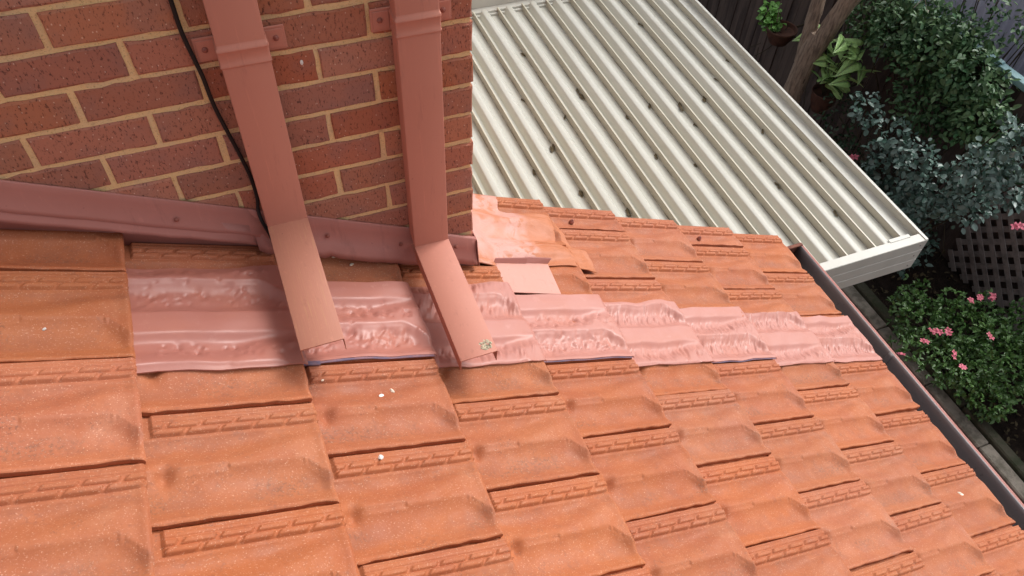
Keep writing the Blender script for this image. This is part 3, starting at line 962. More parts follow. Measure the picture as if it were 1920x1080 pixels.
# lichen disc on the mouth of the second shoe
l_ = MB()
rl = random.Random(3); n = 26
for i in range(90):
    a = rl.uniform(0, 6.283); r_ = 0.0155 * math.sqrt(rl.random())
    l_.disc_bead((r_ * math.cos(a), r_ * math.sin(a), 0), rl.uniform(.0015, .0035), rl.uniform(.0008, .002), 'z', 6)
o = l_.build('lichen_spot', LICHEN, d2); o.location = (0.026, -0.425, -1.5875 + Z0 + 1.5685 - Z0 + 0.0015)

# ------------------------------------------------------------------ black cable
cb_ = [(-.088, -.012, -.60), (-.082, -.010, -.72), (-.080, -.010, -.788), (-.079, -.011, -.855), (-.071, -.014, -.920), (-.066, -.014, -.960), (-.064, -.012, -1.005), (-.060, -.011, -1.050),
       (-.050, -.010, -1.115), (-.038, -.010, -1.19), (-.031, -.010, -1.25), (-.030, -.012, -1.31), (-.036, -.02, -1.345), (-.034, -.032, -1.372), (-.026, -.038, -1.41), (-.018, -.04, -1.47)]
def catmull(P, k=5):
    P = [Vector(p) for p in P]; out = []
    for i in range(len(P) - 1):
        p0, p1, p2, p3 = P[max(i-1, 0)], P[i], P[i+1], P[min(i+2, len(P)-1)]
        for j in range(k):
            t = j / k
            out.append(0.5 * ((2*p1) + (-p0+p2)*t + (2*p0-5*p1+4*p2-p3)*t*t + (-p0+3*p1-3*p2+p3)*t**3))
    out.append(P[-1]); return out
c_ = MB(); c_.tube([(p.x, p.y, p.z + Z0) for p in catmull(cb_)], 0.0046, 10)
tag(c_.build('cable', BLACK, None, True), 'black cable hanging loose down the brick wall beside the left downpipe', 'cable')

# ================================================================== EAVES GUTTER
XE, ZE = 2.183, -2.585 + Z0
gut = empty('eaves_gutter', (XE, 0, ZE))
tag(gut, 'grey metal eaves gutter with a pink painted lip at the foot of the tiles', 'gutter')
GY0, GY1 = -2.6, 0.300
gp = [(-.045, -.012), (-.045, -.060), (-.040, -.085), (-.024, -.100), (0.02, -.105), (.050, -.100), (.066, -.085), (.074, -.055), (.080, -.028), (.088, -.020), (.092, -.018)]
g_ = MB(); g_.extrude_profile(gp, GY0, GY1, 'y', segs=8)
o = g_.build('trough', GUT, gut, True); so = o.modifiers.new('t', 'SOLIDIFY'); so.thickness = .0012; so.offset = 1
lp = [(.090, -.020), (.100, -.018), (.106, -.022), (.108, -.030), (.104, -.036), (.0995, -.036), (.0995, -.080), (.080, -.110), (.075, -.108), (.090, -.078), (.093, -.036)]
g_ = MB(); g_.extrude_profile(lp, GY0, GY1 + .002, 'y', closed=True)
g_.build('lip', LIP, gut, True)
e = MB(); e.add([(-.045, 0, -.010), (-.045, 0, -.085), (-.02, 0, -.105), (.052, 0, -.103), (.072, 0, -.085), (.088, 0, -.025), (.094, 0, -.012), (.03, 0, -.006)], [(0, 1, 2, 3, 4, 5, 6, 7)])
o = e.build('end_cap', RUST, gut); o.location = (0, GY1 + .001, 0); so = o.modifiers.new('t', 'SOLIDIFY'); so.thickness = .003
e = MB(); e.box((-.045, GY1 - .012, -.012), (.094, GY1 + .006, -.004), .002); e.build('end_flange', RUST, gut)
for y in (-0.365, -1.75):
    b_ = MB(); b_.extrude_profile([(x * .985, z + .0015) for x, z in gp[2:-1]], y - .011, y + .011, 'y')
    o = b_.build('joint_strap', GUT, gut, True); so = o.modifiers.new('t', 'SOLIDIFY'); so.thickness = .003
    s_ = MB(); s_.disc_bead((0, 0, 0), .005, .003, 'z', 8); s = s_.build('rivet', STEEL, gut); s.location = (.03, y, -.100)
fb = MB(); fb.box((-.062, GY0, -.20), (-.047, GY1, -.02)); fb.build('fascia_board', CREAM, gut)

# ================================================================== PATIO ROOF
PZ = -3.05 + Z0
PP = 0.1925                                   # lip spacing
X_LAST = 3.252
patio = empty('patio_roof', (X_LAST + .12, 0.43, 0.0))
tag(patio, 'cream ribbed metal patio roof with a boxed white edge behind the tiled roof', 'patio roof')
px0, py0 = X_LAST + .12, 0.43
RISE = 0.0175
YA, YB = 0.452, 3.36
HC = 0.040                                    # rib height
# across one sheet: from a lip to the next lip
cr = [(0.000, 0.0), (0.0012, 0.0015), (0.0085, 0.0015), (0.0098, 0.0), (0.0102, -.006), (0.0106, -HC), (0.036, -HC), (0.041, -HC + .002), (0.066, -.006), (0.070, -.0025),
      (0.075, -.0012), (0.101, -.0012), (0.106, -.0025), (0.110, -.006), (0.133, -HC + .002), (0.138, -HC), (PP - .006, -HC), (PP - .0035, -HC + .0015), (PP - 0.0015, -.004), (PP - .0005, -.0008)]
def deck_mesh():
    n = len(cr); seg = 10; V = []; F = []; uv = []
    for q in range(seg + 1):
        y = YA + (YB - YA) * q / seg
        for a, b in cr:
            V.append((a, y - py0, b + (y - YA) * RISE)); uv.append((a / PP, y))
    for q in range(seg):
        for i in range(n - 1): F.append((q*n+i, (q+1)*n+i, (q+1)*n+i+1, q*n+i+1))
    me = mesh_np('deck_sheet_mesh', np.array(V), np.array(F), True, uv=np.array(uv))
    me.set_sharp_from_angle(angle=math.radians(28))
    me.materials.append(DECK)
    return me
dm = deck_mesh()
def patio_local_z(): return PZ - 0.006
k = 0
x = X_LAST
xs_lip = [X_LAST - PP * i for i in range(14)]
for xl in xs_lip[1:]:
    o = link('deck_sheet', dm, None, patio); o.location = (xl - px0, 0, PZ - .006)
# last pan up to the side beam
V = []; lastp = [(0, 0), (0.0012, .0012), (.006, .0012), (.0075, 0), (.0085, -HC), (.118, -HC), (.119, -HC + .003)]
m = MB()
n = len(lastp)
V = [(a + X_LAST - px0, y - py0, b + PZ - .006 + (y - YA) * RISE) for y in (YA, YB) for a, b in lastp]
m.add(V, [(i, n + i, n + i + 1, i + 1) for i in range(n - 1)]); m.build('edge_sheet', CREAM, patio)
# side beam: boxed wall with a thin white top lip
def sloped_box(name, x0, x1, y0, y1, z0, z1, mat, bev=0.0):
    m = MB(); m.box((x0 - px0, y0 - py0, z0), (x1 - px0, y1 - py0, z1), bev)
    m.v = [(a, b, c + (b + py0 - YA) * RISE) for a, b, c in m.v]
    return m.build(name, mat, patio)
sloped_box('side_beam', 3.372, 3.380, 0.404, YB + .1, PZ - .235, PZ, CREAM, .002)
sloped_box('side_beam_lip', 3.3665, 3.384, 0.404, YB + .1, PZ + .0005, PZ + .004, CREAM)
# front beam: C channel with a broad top and grooved face
m = MB()
fx0, fx1 = 0.60, 3.384
prf = [(0.457, -.001), (0.405, -.001), (0.402, -.004), (0.402, -.078), (0.4045, -.080), (0.4045, -.082), (0.402, -.084), (0.402, -.156), (0.4045, -.158), (0.4045, -.160), (0.402, -.162),
       (0.402, -.233), (0.406, -.236), (0.457, -.236), (0.457, -.232), (0.408, -.230), (0.408, -.006), (0.457, -.005)]
m.extrude_profile([(a - py0, b + PZ) for a, b in prf], fx0 - px0, fx1 - px0, axis='x', closed=True)
fb_ = m.build('front_beam', CREAM, patio)
m = MB(); m.box((3.16 - px0, 0.452 - py0, PZ + .0005), (3.30 - px0, 0.475 - py0, PZ + .0025)); m.build('joint_cap', CREAM, patio)
for i, z in enumerate((-.035, -.118, -.205)):
    s_ = MB(); s_.disc_bead((0, 0, 0), .006, .003, '-y', 8); s = s_.build('screw', STEEL, fb_, True); s.location = (3.345 - px0, 0.402 - py0, PZ + z)
# closure in the mouth of the ribs is open and dark; back wall plate
sloped_box('rear_beam', 1.72, 3.384, 3.40, 3.53, PZ - .05, PZ + .095, CREAM, .004)
sloped_box('rear_plate', 0.56, 3.384, 3.345, 3.40, PZ - .10, PZ - .012, CREAM, .003)
sloped_box('rear_plate', 0.56, 3.384, 3.325, 3.345, PZ - .10, PZ - .030, CREAM, .002)
sloped_box('rear_post', 1.60, 1.715, 3.40, 3.53, PZ - .05, PZ + .15, CREAM, .004)
for (x, y) in ((3.30, 3.42), (1.2, 0.47)):
    m = MB(); m.box((x - .045 - px0, y - .045 + .04 - py0, 0), (x + .045 - px0, y + .085 - py0, PZ - .11)); m.build('post', CREAM, patio)

# dry leaves lying along the pans
litter = [(1.45,1.66,1.1),(1.67,1.83,1.7),(2.06,2.24,1.6),(1.99,2.31,1.2),(1.85,2.80,1.2),(2.62,1.94,2.0),(2.44,2.01,1.1),(2.26,1.56,1.1),(2.81,1.96,1.2),(3.02,2.13,1.0),(3.10,2.30,.8),
          (1.69,1.41,1.3),(1.88,1.18,1.5),(2.35,1.41,.8),(2.75,1.11,.7),(2.70,2.89,1.3),(1.88,2.08,.9),(1.68,2.33,.9),(2.81,1.08,1.0),(3.02,.78,1.2),(2.15,1.95,.9),(2.53,1.75,.8),(2.93,1.55,1.0),(3.13,1.2,.8)]
rl = random.Random(9)
def leaf_scrap(seed, s=0.03):
    r_ = random.Random(seed); V = []; n = 9
    for i in range(n):
        a = 6.283 * i / n; rr = r_.uniform(.45, 1.15)
        V.append((s * rr * math.cos(a), s * .40 * rr * math.sin(a), r_.uniform(.002, .010)))
    V.append((0, 0, .011))
    me = MB().add(V, [(i, (i + 1) % n, n) for i in range(n)]).mesh('dry_leaf_mesh'); me.materials.append(LITTER)
    return me
lm = [leaf_scrap(s) for s in range(5)]
ORD = ['zeroth', 'first', 'second', 'third', 'fourth', 'fifth', 'sixth', 'seventh', 'eighth', 'ninth', 'tenth', 'eleventh', 'twelfth', 'thirteenth']
pans = {}
for (x, y, s) in litter:
    k = int(math.floor((x - X_LAST) / PP)); pans.setdefault(k, []).append((y, s))
i = 0
for k in sorted(pans):
    row = sorted(pans[k])
    for q, (y, s) in enumerate(row):
        o = link('dry_leaf', lm[i % 5], None); i += 1
        o.location = (X_LAST + (k + 0.93) * PP - .004, y, PZ - .006 - HC + (y - YA) * RISE + .001)
        o.rotation_euler = (0, 0, rl.uniform(1.1, 2.0)); o.scale = (s * .9, s * rl.uniform(.6, 1.1), s * .9)
        size = 'large' if s >= 1.5 else ('tiny' if s < .9 else 'small')
        where = '' if len(row) == 1 else (', nearest the tiles' if q == 0 else ', farthest from the tiles' if q == len(row) - 1 else ', %s from the tiles' % ORD[q + 1])
        tag(o, '%s dark dry leaf in the %s patio pan from the edge%s' % (size, ORD[-k], where), 'leaf', 'dry leaves on the patio roof')

# ------------------------------------------------------------------ specks on the tiles
def flake(name, mat, x, y, s, label, cat, flat=0.5, seed=0, hh=None):
    r_ = random.Random(seed); n = 9; V = []
    for i in range(n):
        a = 6.283 * i / n; rr = r_.uniform(.75, 1.1)
        V.append((s * rr * math.cos(a), s * flat * rr * math.sin(a), 0.0015))
    V.append((0, 0, s * .35 + .001)); V += [(a * .95, b * .95, -.001) for a, b, c in V[:n]]
    F = [(i, (i + 1) % n, n) for i in range(n)] + [(i, n + 1 + i, n + 1 + (i + 1) % n, (i + 1) % n) for i in range(n)]
    o = MB().add(V, F).build(name, mat)
    # put it on the tile surface
    P = Vector((x, y, 0)) - Vector((ORI.x, ORI.y, 0))
    U = P.x / math.cos(TH) / G; v = -P.y / W
    for _ in range(3):
        h = BASE + float(roof_height_local(None, np.array([U]), np.array([v]))[0])
        if hh is not None: h += hh
        U = (P.x - math.sin(TH) * h) / math.cos(TH) / G
    loc = ORI + Vector((math.cos(TH), 0, -math.sin(TH))) * U * G + Vector((0, P.y, 0)) + Vector((math.sin(TH), 0, math.cos(TH))) * h
    o.location = loc; o.rotation_euler = (0, TH, r_.uniform(0, 3))
    tag(o, label, cat); return o
flake('petal', WHITE, 0.126, -0.478, .008, 'white fleck on the tile just below the spout of the right downpipe', 'petal', .7, 1)
flake('bird_dropping', WHITE, 0.080, -0.650, .009, 'white bird dropping on the brick patterned side band of a near tile', 'dropping', .8, 2)
flake('seed_husk', PETAL, 0.121, -0.012, .010, 'cream seed husk on the tile tucked under the apron flashing, nearer the left downpipe', 'seed', .45, 3)
flake('seed_husk', PETAL, 0.161, -0.030, .010, 'cream seed husk on the tile between the downpipes, the one farther right', 'seed', .45, 4)
flake('petal', PETAL, 0.155, -0.462, .012, 'faint tan petal beside the white fleck below the hammered flashing', 'petal', .4, 5)
flake('petal', WHITE, -0.496, -0.287, .0055, 'small white fleck on the large tile at the left edge', 'petal', .8, 6)
flake('seed_husk', PETAL, 0.004, -0.425, .0065, 'round cream husk at the corner of the sealant below the left spout', 'seed', .8, 7)
flake('dead_moth', PETAL, 2.034, -0.985, .013, 'pale scrap of dead leaf on the tiles close to the gutter', 'leaf', .6, 8)

# ================================================================== GROUND, HOUSE BODY
m = MB(); m.add([(-60, -60, 0), (60, -60, 0), (60, 60, 0), (-60, 60, 0)], [(0, 1, 2, 3)])
tag(m.build('ground', SOIL), 'dark garden soil and leaf mould', None, None, 'structure')
m = MB(); m.box((-2.6, -2.6, 0), (1.85, 0.02, 2.42)); m.box((0.2, 0.1, 0), (0.50, 3.3, 2.85)); m.box((0.5, 0.0, 0), (1.85, 0.22, 2.42))
tag(m.build('house_wall', BRICK), None, None, None, 'structure')
m = MB(); m.box((1.86, -2.6, 2.40), (2.12, 0.25, 2.43)); tag(m.build('eaves_soffit', CREAM), None, None, None, 'structure')
# brick path beside the house
path = empty('garden_path', (3.2, 0, 0)); tag(path, None, None, None, 'structure')
m = MB(); m.box((-1.35, -3.0, 0.001), (1.30, 3.6, 0.012)); m.build('sand_bed', SOIL, path)
pb = MB(); pb.box((0, 0, 0), (0.105, 0.222, .045), .004); pme = pb.mesh('paving_brick_mesh'); pme.materials.append(PATHM)
for i in range(6):
    for j in range(13):
        o = link('paving_brick', pme, None, path)
        o.location = (0.63 + i * .112, -1.4 + j * .23 + (i % 2) * .115, random.uniform(0, .003))
# kerb of concrete blocks with a mossy sleeper behind it
kerb = empty('garden_kerb', (4.55, 0, 0)); tag(kerb, 'grey concrete garden kerb running beside the dark path below the gutter', 'kerb')
y = -2.0; i = 0
while y < 2.6:
    L = 0.60
    m = MB(); m.box((0, y, 0), (0.115, y + L - .006, .150 + random.uniform(-.004, .004)), .010); m.build('kerb_block', KERB, kerb)
    y += L
for y0_, y1_ in ((-2.0, 0.12), (0.125, 2.6)):
    m = MB(); m.box((0.125, y0_, 0), (0.215, y1_, .175), .012); m.build('sleeper', MOSS, kerb)

# ================================================================== FENCES
fen = empty('paling_fence', (5.86, 2.5, 0)); tag(fen, 'dark weathered paling fence behind the shrubs with a teal top rail', 'fence')
fm = MB(); fm.box((0, 0, 0), (.018, .118, 1.72), .002); fme = fm.mesh('paling_mesh'); fme.materials.append(FENCE)
y = -4.5
while y < 5.4:
    o = link('paling', fme, None, fen); o.location = (random.uniform(-.004, .004) + (0.012 if int(y * 8) % 2 else 0), y, 0); o.rotation_euler = (random.gauss(0, .006), 0, 0)
    y += .112
m = MB(); m.box((-.035, -4.5, 1.745), (.045, 5.4, 1.80), .004); m.build('top_rail', TEAL, fen)
m = MB(); m.box((-.04, -4.5, 1.35), (-.003, 5.4, 1.43)); m.build('rail', FENCE, fen)
# clip on the rail
m = MB(); m.box((-.03, -.42, 1.80), (.02, -.36, 1.825), .004); m.build('rail_clip', TEAL, fen)
# diagonal lattice
lat = empty('lattice_panel', (5.80, 1.0, 0)); tag(lat, 'weathered diagonal timber lattice panel standing behind the azalea', 'lattice')
S2 = math.sqrt(0.5)
def slat(cy, cz, ang, x, L):
    o = link('slat', sl_me[L], None, lat); o.location = (x, cy, cz); o.rotation_euler = (ang, 0, 0)
sl_me = {}
yA, yB, zA, zB = -1.6, 0.52, 0.02, 1.05
def slat_obj(p, q, x):
    d = math.dist(p, q)
    if d < .08: return
    key = round(d, 2)
    if key not in sl_me:
        b = MB(); b.box((-.004, -.026, -key / 2), (.004, .026, key / 2), .001); sl_me[key] = b.mesh('slat_mesh'); sl_me[key].materials.append(LATT)
    o = link('slat', sl_me[key], None, lat)
    o.location = (x, (p[0] + q[0]) / 2, (p[1] + q[1]) / 2)
    o.rotation_euler = (-math.atan2(q[0] - p[0], q[1] - p[1]), 0, 0)
stp = 0.158
t = yA - (zB - zA)
while t < yB:
    # rising slats y = t + s, z = zA + s
    s0 = max(0, yA - t); s1 = min(zB - zA, yB - t)
    if s1 > s0: slat_obj((t + s0, zA + s0), (t + s1, zA + s1), 0)
    t2 = t + (zB - zA)
    s0 = max(0, t2 - yB); s1 = min(zB - zA, t2 - yA)
    if s1 > s0: slat_obj((t2 - s0, zA + s0), (t2 - s1, zA + s1), .009)
    t += stp
for (a, b) in (((yA, zA - .01), (yB, zA - .01)),):
    pass
# neighbour's upright corrugated sheeting
nb = empty('metal_shed', (6.75, 3.2, 0)); tag(nb, 'lilac grey corrugated metal shed wall beyond the fence', 'shed')
prs = []
y = -2.2
while y < 3.4:
    prs += [(0, y), (-.002, y + .022), (-.017, y + .034), (-.017, y + .050), (-.002, y + .062)]
    y += .084
m = MB(); V = []; F = []
for z in (0, 2.7):
    V += [(a, b, z) for a, b in prs]
n = len(prs); F = [(i, i + 1, n + i + 1, n + i) for i in range(n - 1)]
m.add(V, F); o = m.build('wall_sheet', LILAC, nb)
m = MB(); m.box((.03, -2.2, 0), (3.0, 3.4, 2.66)); m.build('shed_body', LILAC, nb)
m = MB(); m.add([(-.1, -2.3, 2.66), (3.1, -2.3, 3.1), (3.1, 3.5, 3.1), (-.1, 3.5, 2.66)], [(0, 1, 2, 3)]); o = m.build('shed_roof', LILAC, nb); so = o.modifiers.new('t', 'SOLIDIFY'); so.thickness = .03

# ================================================================== VEGETATION
def leaves(name, clusters, mat, size, seed, per=None, droop=0.3, narrow=0.5, whorl=1, parent=None, up=0.8, flat=False):
    """clusters: (centre, radii, count). Leaves are folded diamonds of six points set in whorls on the shell and inside."""
    rg = np.random.default_rng(seed)
    C = []
    for (c, r, n) in clusters:
        n = max(1, n // whorl)
        d = rg.normal(size=(n, 3)); d /= np.linalg.norm(d, axis=1)[:, None]
        rad = rg.uniform(0.25, 1.0, n) ** 0.45
        # lumpy outline
        lump = 1 + 0.25 * np.sin(d[:, 0] * 5 + seed) * np.cos(d[:, 1] * 6 + 1.3 * seed) + 0.15 * np.sin(d[:, 2] * 9 + seed)
        p = np.array(c) + d * np.array(r) * (rad * lump)[:, None]
        C.append(np.concatenate([p, d], 1))
    C = np.concatenate(C)
    C = np.repeat(C, whorl, 0)
    n = len(C); p = C[:, :3]; d = C[:, 3:]
    dirv = d * 0.6 + rg.normal(size=(n, 3)) * 0.75 + np.array([0, 0, 0.15 - droop])
    dirv /= np.linalg.norm(dirv, axis=1)[:, None]
    nrm = d * 0.35 + rg.normal(size=(n, 3)) * 0.45 + np.array([0, 0, up])
    nrm -= dirv * (nrm * dirv).sum(1)[:, None]; nrm /= np.linalg.norm(nrm, axis=1)[:, None]
    sd = np.cross(dirv, nrm)
    s = size * rg.uniform(0.6, 1.25, n)[:, None]
    w_ = s * narrow * 0.5
    fold = 0.18 * w_
    P = np.stack([p,
                  p + dirv * s * 0.32 + sd * w_ + nrm * fold * 1.5,
                  p + dirv * s * 0.72 + sd * w_ * 0.82 + nrm * fold,
                  p + dirv * s - nrm * s * 0.10,
                  p + dirv * s * 0.72 - sd * w_ * 0.82 + nrm * fold,
                  p + dirv * s * 0.32 - sd * w_ + nrm * fold * 1.5,
                  p + dirv * s * 0.5 - nrm * fold * 0.4], 1).reshape(-1, 3)
    b = (np.arange(n) * 7)[:, None]
    F = np.concatenate([b + np.array([[0, 1, 6]]), b + np.array([[1, 2, 6]]), b + np.array([[2, 3, 6]]), b + np.array([[3, 4, 6]]), b + np.array([[4, 5, 6]]), b + np.array([[5, 0, 6]])])
    me = mesh_np(name, P, F, True)
    return me

def shrub(name, loc, label, cat, clusters, mat, size, seed, stems=6, whorl=1, narrow=0.5, up=0.8, fol='foliage', group=None, droop=0.3):
    root = empty(name, loc); tag(root, label, cat, group)
    lc = [((c[0] - loc[0], c[1] - loc[1], c[2] - loc[2]), r, n) for c, r, n in clusters]
    me = leaves(fol, lc, mat, size, seed, whorl=whorl, narrow=narrow, up=up, droop=droop)
    f_ = link(fol, me, mat, root); f_['kind'] = 'stuff'
    r_ = random.Random(seed); m = MB()
    for i in range(stems):
        c, r, n = lc[i % len(lc)]
        e = Vector(c) + Vector((r_.uniform(-1, 1) * r[0], r_.uniform(-1, 1) * r[1], r_.uniform(-.2, .8) * r[2])) * .75
        b = Vector((r_.uniform(-.1, .1), r_.uniform(-.1, .1), 0))
        if abs(loc[2]) > 0.5: b.z = 0
        mid = b.lerp(e, .5) + Vector((r_.uniform(-.08, .08), r_.uniform(-.08, .08), .05))
        pts = catmull([b, mid, e], 5)
        m.tube(pts, [0.010 * (1 - .7 * k / len(pts)) for k in range(len(pts))], 5)
    s = m.build('stem', STEM, root, True); s['kind'] = 'stuff'
    return root

# tree: trunk fork and boughs, crown above the frame
tree = empty('forked_tree', (5.24, 3.54, 0)); tag(tree, 'brown forked tree trunk standing beyond the patio roof', 'tree')
def bough(P, R, name):
    P = catmull(P, 7); R = list(np.interp(np.linspace(0, 1, len(P)), np.linspace(0, 1, len(R)), R))
    m = MB(); m.tube(P, R, 14)
    r_ = random.Random(len(P)); m.v = [(Vector(v) + Vector((r_.gauss(0, .003), r_.gauss(0, .003), 0))) for v in m.v]
    return m.build(name, BARK, tree, True)
bough([(0, 0, -.02), (.0, 0, .25), (.0, 0.0, .75), (.02, -.02, 1.2), (.03, -.02, 1.36)], [.135, .112, .10, .105, .085], 'trunk')
bough([(0.0, 0.03, 1.02), (-.01, .07, 1.35), (-.03, .10, 1.8), (-.08, .22, 2.5), (-.1, .5, 3.3), (0, .6, 4.1)], [.075, .066, .058, .05, .04, .025], 'bough')
bough([(0.02, -.02, 1.02), (.05, -.08, 1.38), (.10, -.17, 1.8), (.2, -.36, 2.4), (.35, -.5, 3.2), (.5, -.5, 4.2)], [.085, .085, .078, .07, .055, .03], 'bough')
crown = leaves('crown', [((-.2, 0.5, 4.9), (1.4, 1.5, .7), 1500), ((0.2, -.9, 4.7), (.8, .9, .5), 400)], L_DARK, 0.085, 77, narrow=.5)
cr_o = link('crown', crown, L_DARK, tree); cr_o['kind'] = 'stuff'

# azalea with pink blooms
az = shrub('azalea', (4.95, 0.45, 0), 'green azalea bush with pink blooms growing behind the concrete kerb', 'shrub',
           [((4.66, .80, .42), (.20, .26, .20), 800), ((4.95, .62, .48), (.30, .30, .22), 1500), ((4.72, .28, .42), (.24, .22, .20), 950), ((4.98, .18, .50), (.32, .30, .24), 1500),
            ((5.22, .50, .48), (.26, .28, .20), 900), ((4.78, 1.02, .42), (.16, .16, .16), 420), ((4.72, .02, .36), (.16, .16, .16), 420), ((5.30, .10, .50), (.28, .30, .22), 900)],
           L_AZ, .042, 21, stems=16, whorl=5, narrow=.5, up=.9, droop=.05)
def bloom_mesh(seed):
    r_ = random.Random(seed); V = []; F = []; uv = []
    for fl in range(r_.choice([2, 3, 3])):
        c = Vector((r_.uniform(-.022, .022), r_.uniform(-.022, .022), r_.uniform(0, .012)))
        for k in range(5):
            a = 6.283 * k / 5 + r_.uniform(-.2, .2); L = r_.uniform(.022, .030)
            d = Vector((math.cos(a), math.sin(a), .25)); s = Vector((-math.sin(a), math.cos(a), 0))
            b = len(V)
            V += [c, c + d * L * .55 + s * L * .34 + Vector((0, 0, .004)), c + d * L * 1.0 + s * L * .12, c + d * L * 1.0 - s * L * .12, c + d * L * .55 - s * L * .34 + Vector((0, 0, .004))]
            F.append((b, b + 1, b + 2, b + 3, b + 4))
    me = MB().add(V, F).mesh('bloom_mesh', recalc=False); me.materials.append(PINK); return me
bl = [bloom_mesh(s) for s in range(4)]
for i, (x, y, z) in enumerate([(5.02, .69, .72), (5.14, .69, .72), (4.92, .70, .72), (4.47, .58, .66), (4.57, .52, .68), (4.29 + .1, .54, .62), (4.20, .52, .56), (4.46, .34, .68), (4.44, .22, .68), (4.80, .36, .74), (5.10, .66, .75), (4.50, .56, .68)]):
    o = link('bloom', bl[i % 4], None, az); o.location = (x - 4.95, y - .45, z); o.rotation_euler = (random.uniform(-.3, .3), random.uniform(-.5, 0), random.uniform(0, 6))
# low sprays that carry the outer blooms over the kerb
sp_me = leaves('spray', [((-.55, .08, .50), (.13, .18, .10), 330), ((-.45, -.12, .52), (.14, .16, .10), 300)], L_AZ, .034, 31, whorl=5, up=.9, droop=.05)
o = link('spray', sp_me, L_AZ, az); o['kind'] = 'stuff'

# blue-grey leaved shrub
shrub('blue_leaf_shrub', (5.25, 1.75, 0), 'large shrub with glossy blue grey leaves between the patio roof and the lattice', 'shrub',
      [((5.0, 2.45, 1.30), (.13, .16, .14), 90), ((5.0, 2.05, 1.32), (.16, .20, .14), 150), ((5.0, 1.76, 1.28), (.16, .16, .15), 170), ((5.05, 2.05, .98), (.18, .20, .18), 240),
       ((5.0, 1.48, 1.25), (.20, .20, .18), 300), ((5.05, 1.26, 1.62), (.20, .20, .16), 300), ((5.1, 1.16, 1.92), (.20, .20, .14), 260), ((5.05, 1.02, 1.60), (.18, .16, .14), 240),
       ((5.1, 1.65, .85), (.22, .22, .22), 420), ((4.95, 1.95, .72), (.20, .22, .20), 320), ((4.9, 1.55, 1.05), (.16, .18, .16), 200), ((5.1, 1.25, 1.22), (.20, .18, .16), 240), ((5.15, 1.52, .45), (.18, .20, .22), 260)],
      L_BLUE, .058, 22, stems=16, narrow=.62, up=.7, droop=.1)
shrub('dark_shrub', (5.5, 1.9, 0), 'dark shrub low behind the corner of the patio roof', 'shrub',
      [((5.4, 1.9, .35), (.35, .30, .30), 600), ((5.3, 2.6, .4), (.30, .4, .3), 450), ((5.45, 3.0, .7), (.2, .3, .3), 200)],
      L_DARK, .05, 23, stems=8, narrow=.55, up=.7)
shrub('climbing_vine', (5.72, 2.3, 0), 'dark green climbing vine piled over the paling fence', 'vine',
      [((5.60, 2.95, 1.62), (.24, .36, .26), 900), ((5.58, 2.55, 1.70), (.26, .36, .28), 1100), ((5.60, 2.15, 1.72), (.24, .34, .26), 1000), ((5.55, 2.30, 1.30), (.22, .42, .24), 700),
       ((5.55, 1.80, 1.50), (.22, .30, .24), 700), ((5.65, 3.35, 1.55), (.2, .3, .26), 420), ((5.75, 2.55, 1.90), (.2, .35, .12), 380), ((5.75, 3.1, 1.85), (.2, .3, .12), 300), ((5.5, 1.45, 1.35), (.14, .2, .14), 180)],
      L_VINE, .062, 24, stems=14, narrow=.5, up=.7)
shrub('overhanging_branch', (6.1, 2.4, 0), 'thin leafy branches in front of the lilac shed wall', 'shrub',
      [((6.05, 2.60, 2.15), (.18, .22, .14), 90), ((6.0, 2.30, 1.98), (.18, .24, .10), 110), ((6.15, 2.15, 2.12), (.22, .24, .12), 60), ((6.1, 2.95, 2.35), (.14, .18, .10), 90)],
      L_VINE, .06, 25, stems=12, narrow=.5, up=.7)
# bare grey twigs hanging from above
tw = MB(); r_ = random.Random(12)
for i in range(30):
    x, y = r_.uniform(5.15, 5.5), r_.uniform(2.35, 3.15)
    z = r_.uniform(2.45, 2.75); p = Vector((x, y, z)); pts = [p.copy()]
    d = Vector((r_.uniform(-.3, .3), r_.uniform(-.8, .4), -r_.uniform(.3, 1.0))).normalized()
    L = r_.uniform(.25, .6)
    for k in range(5):
        d = (d + Vector((r_.gauss(0, .35), r_.gauss(0, .45), r_.gauss(0.08, .35)))).normalized()
        p = p + d * L / 5; pts.append(p.copy())
    tw.tube(catmull(pts, 3), [.0045 * (1 - .6 * k / 16) for k in range(16)], 5)
for i in range(6):
    y = r_.uniform(2.3, 3.2); tw.tube(catmull([(5.3, y, 2.75), (5.35, y + r_.uniform(-.2, .2), 2.95), (5.25, y + .3, 3.3)], 4), .008, 5)
tb = tw.build('bare_twigs', TWIG, None, True); tag(tb, 'tangle of bare pale twigs hanging over the vine', 'twigs', None, 'stuff')
# trailing stems over the fence foot
tr = MB()
for i in range(22):
    y = r_.uniform(1.3, 4.6); z = r_.uniform(.5, 1.7)
    a = Vector((5.55, y, z)); b = a + Vector((r_.uniform(-.35, .1), r_.uniform(-.5, .5), -r_.uniform(.2, .7)))
    tr.tube(catmull([a, a.lerp(b, .5) + Vector((0, r_.uniform(-.12, .12), r_.uniform(-.1, .12))), b], 5), .0045, 5)
tag(tr.build('creeper_stems', STEM, None, True), 'thin bare creeper stems trailing across the dark fence', 'creeper', None, 'stuff')

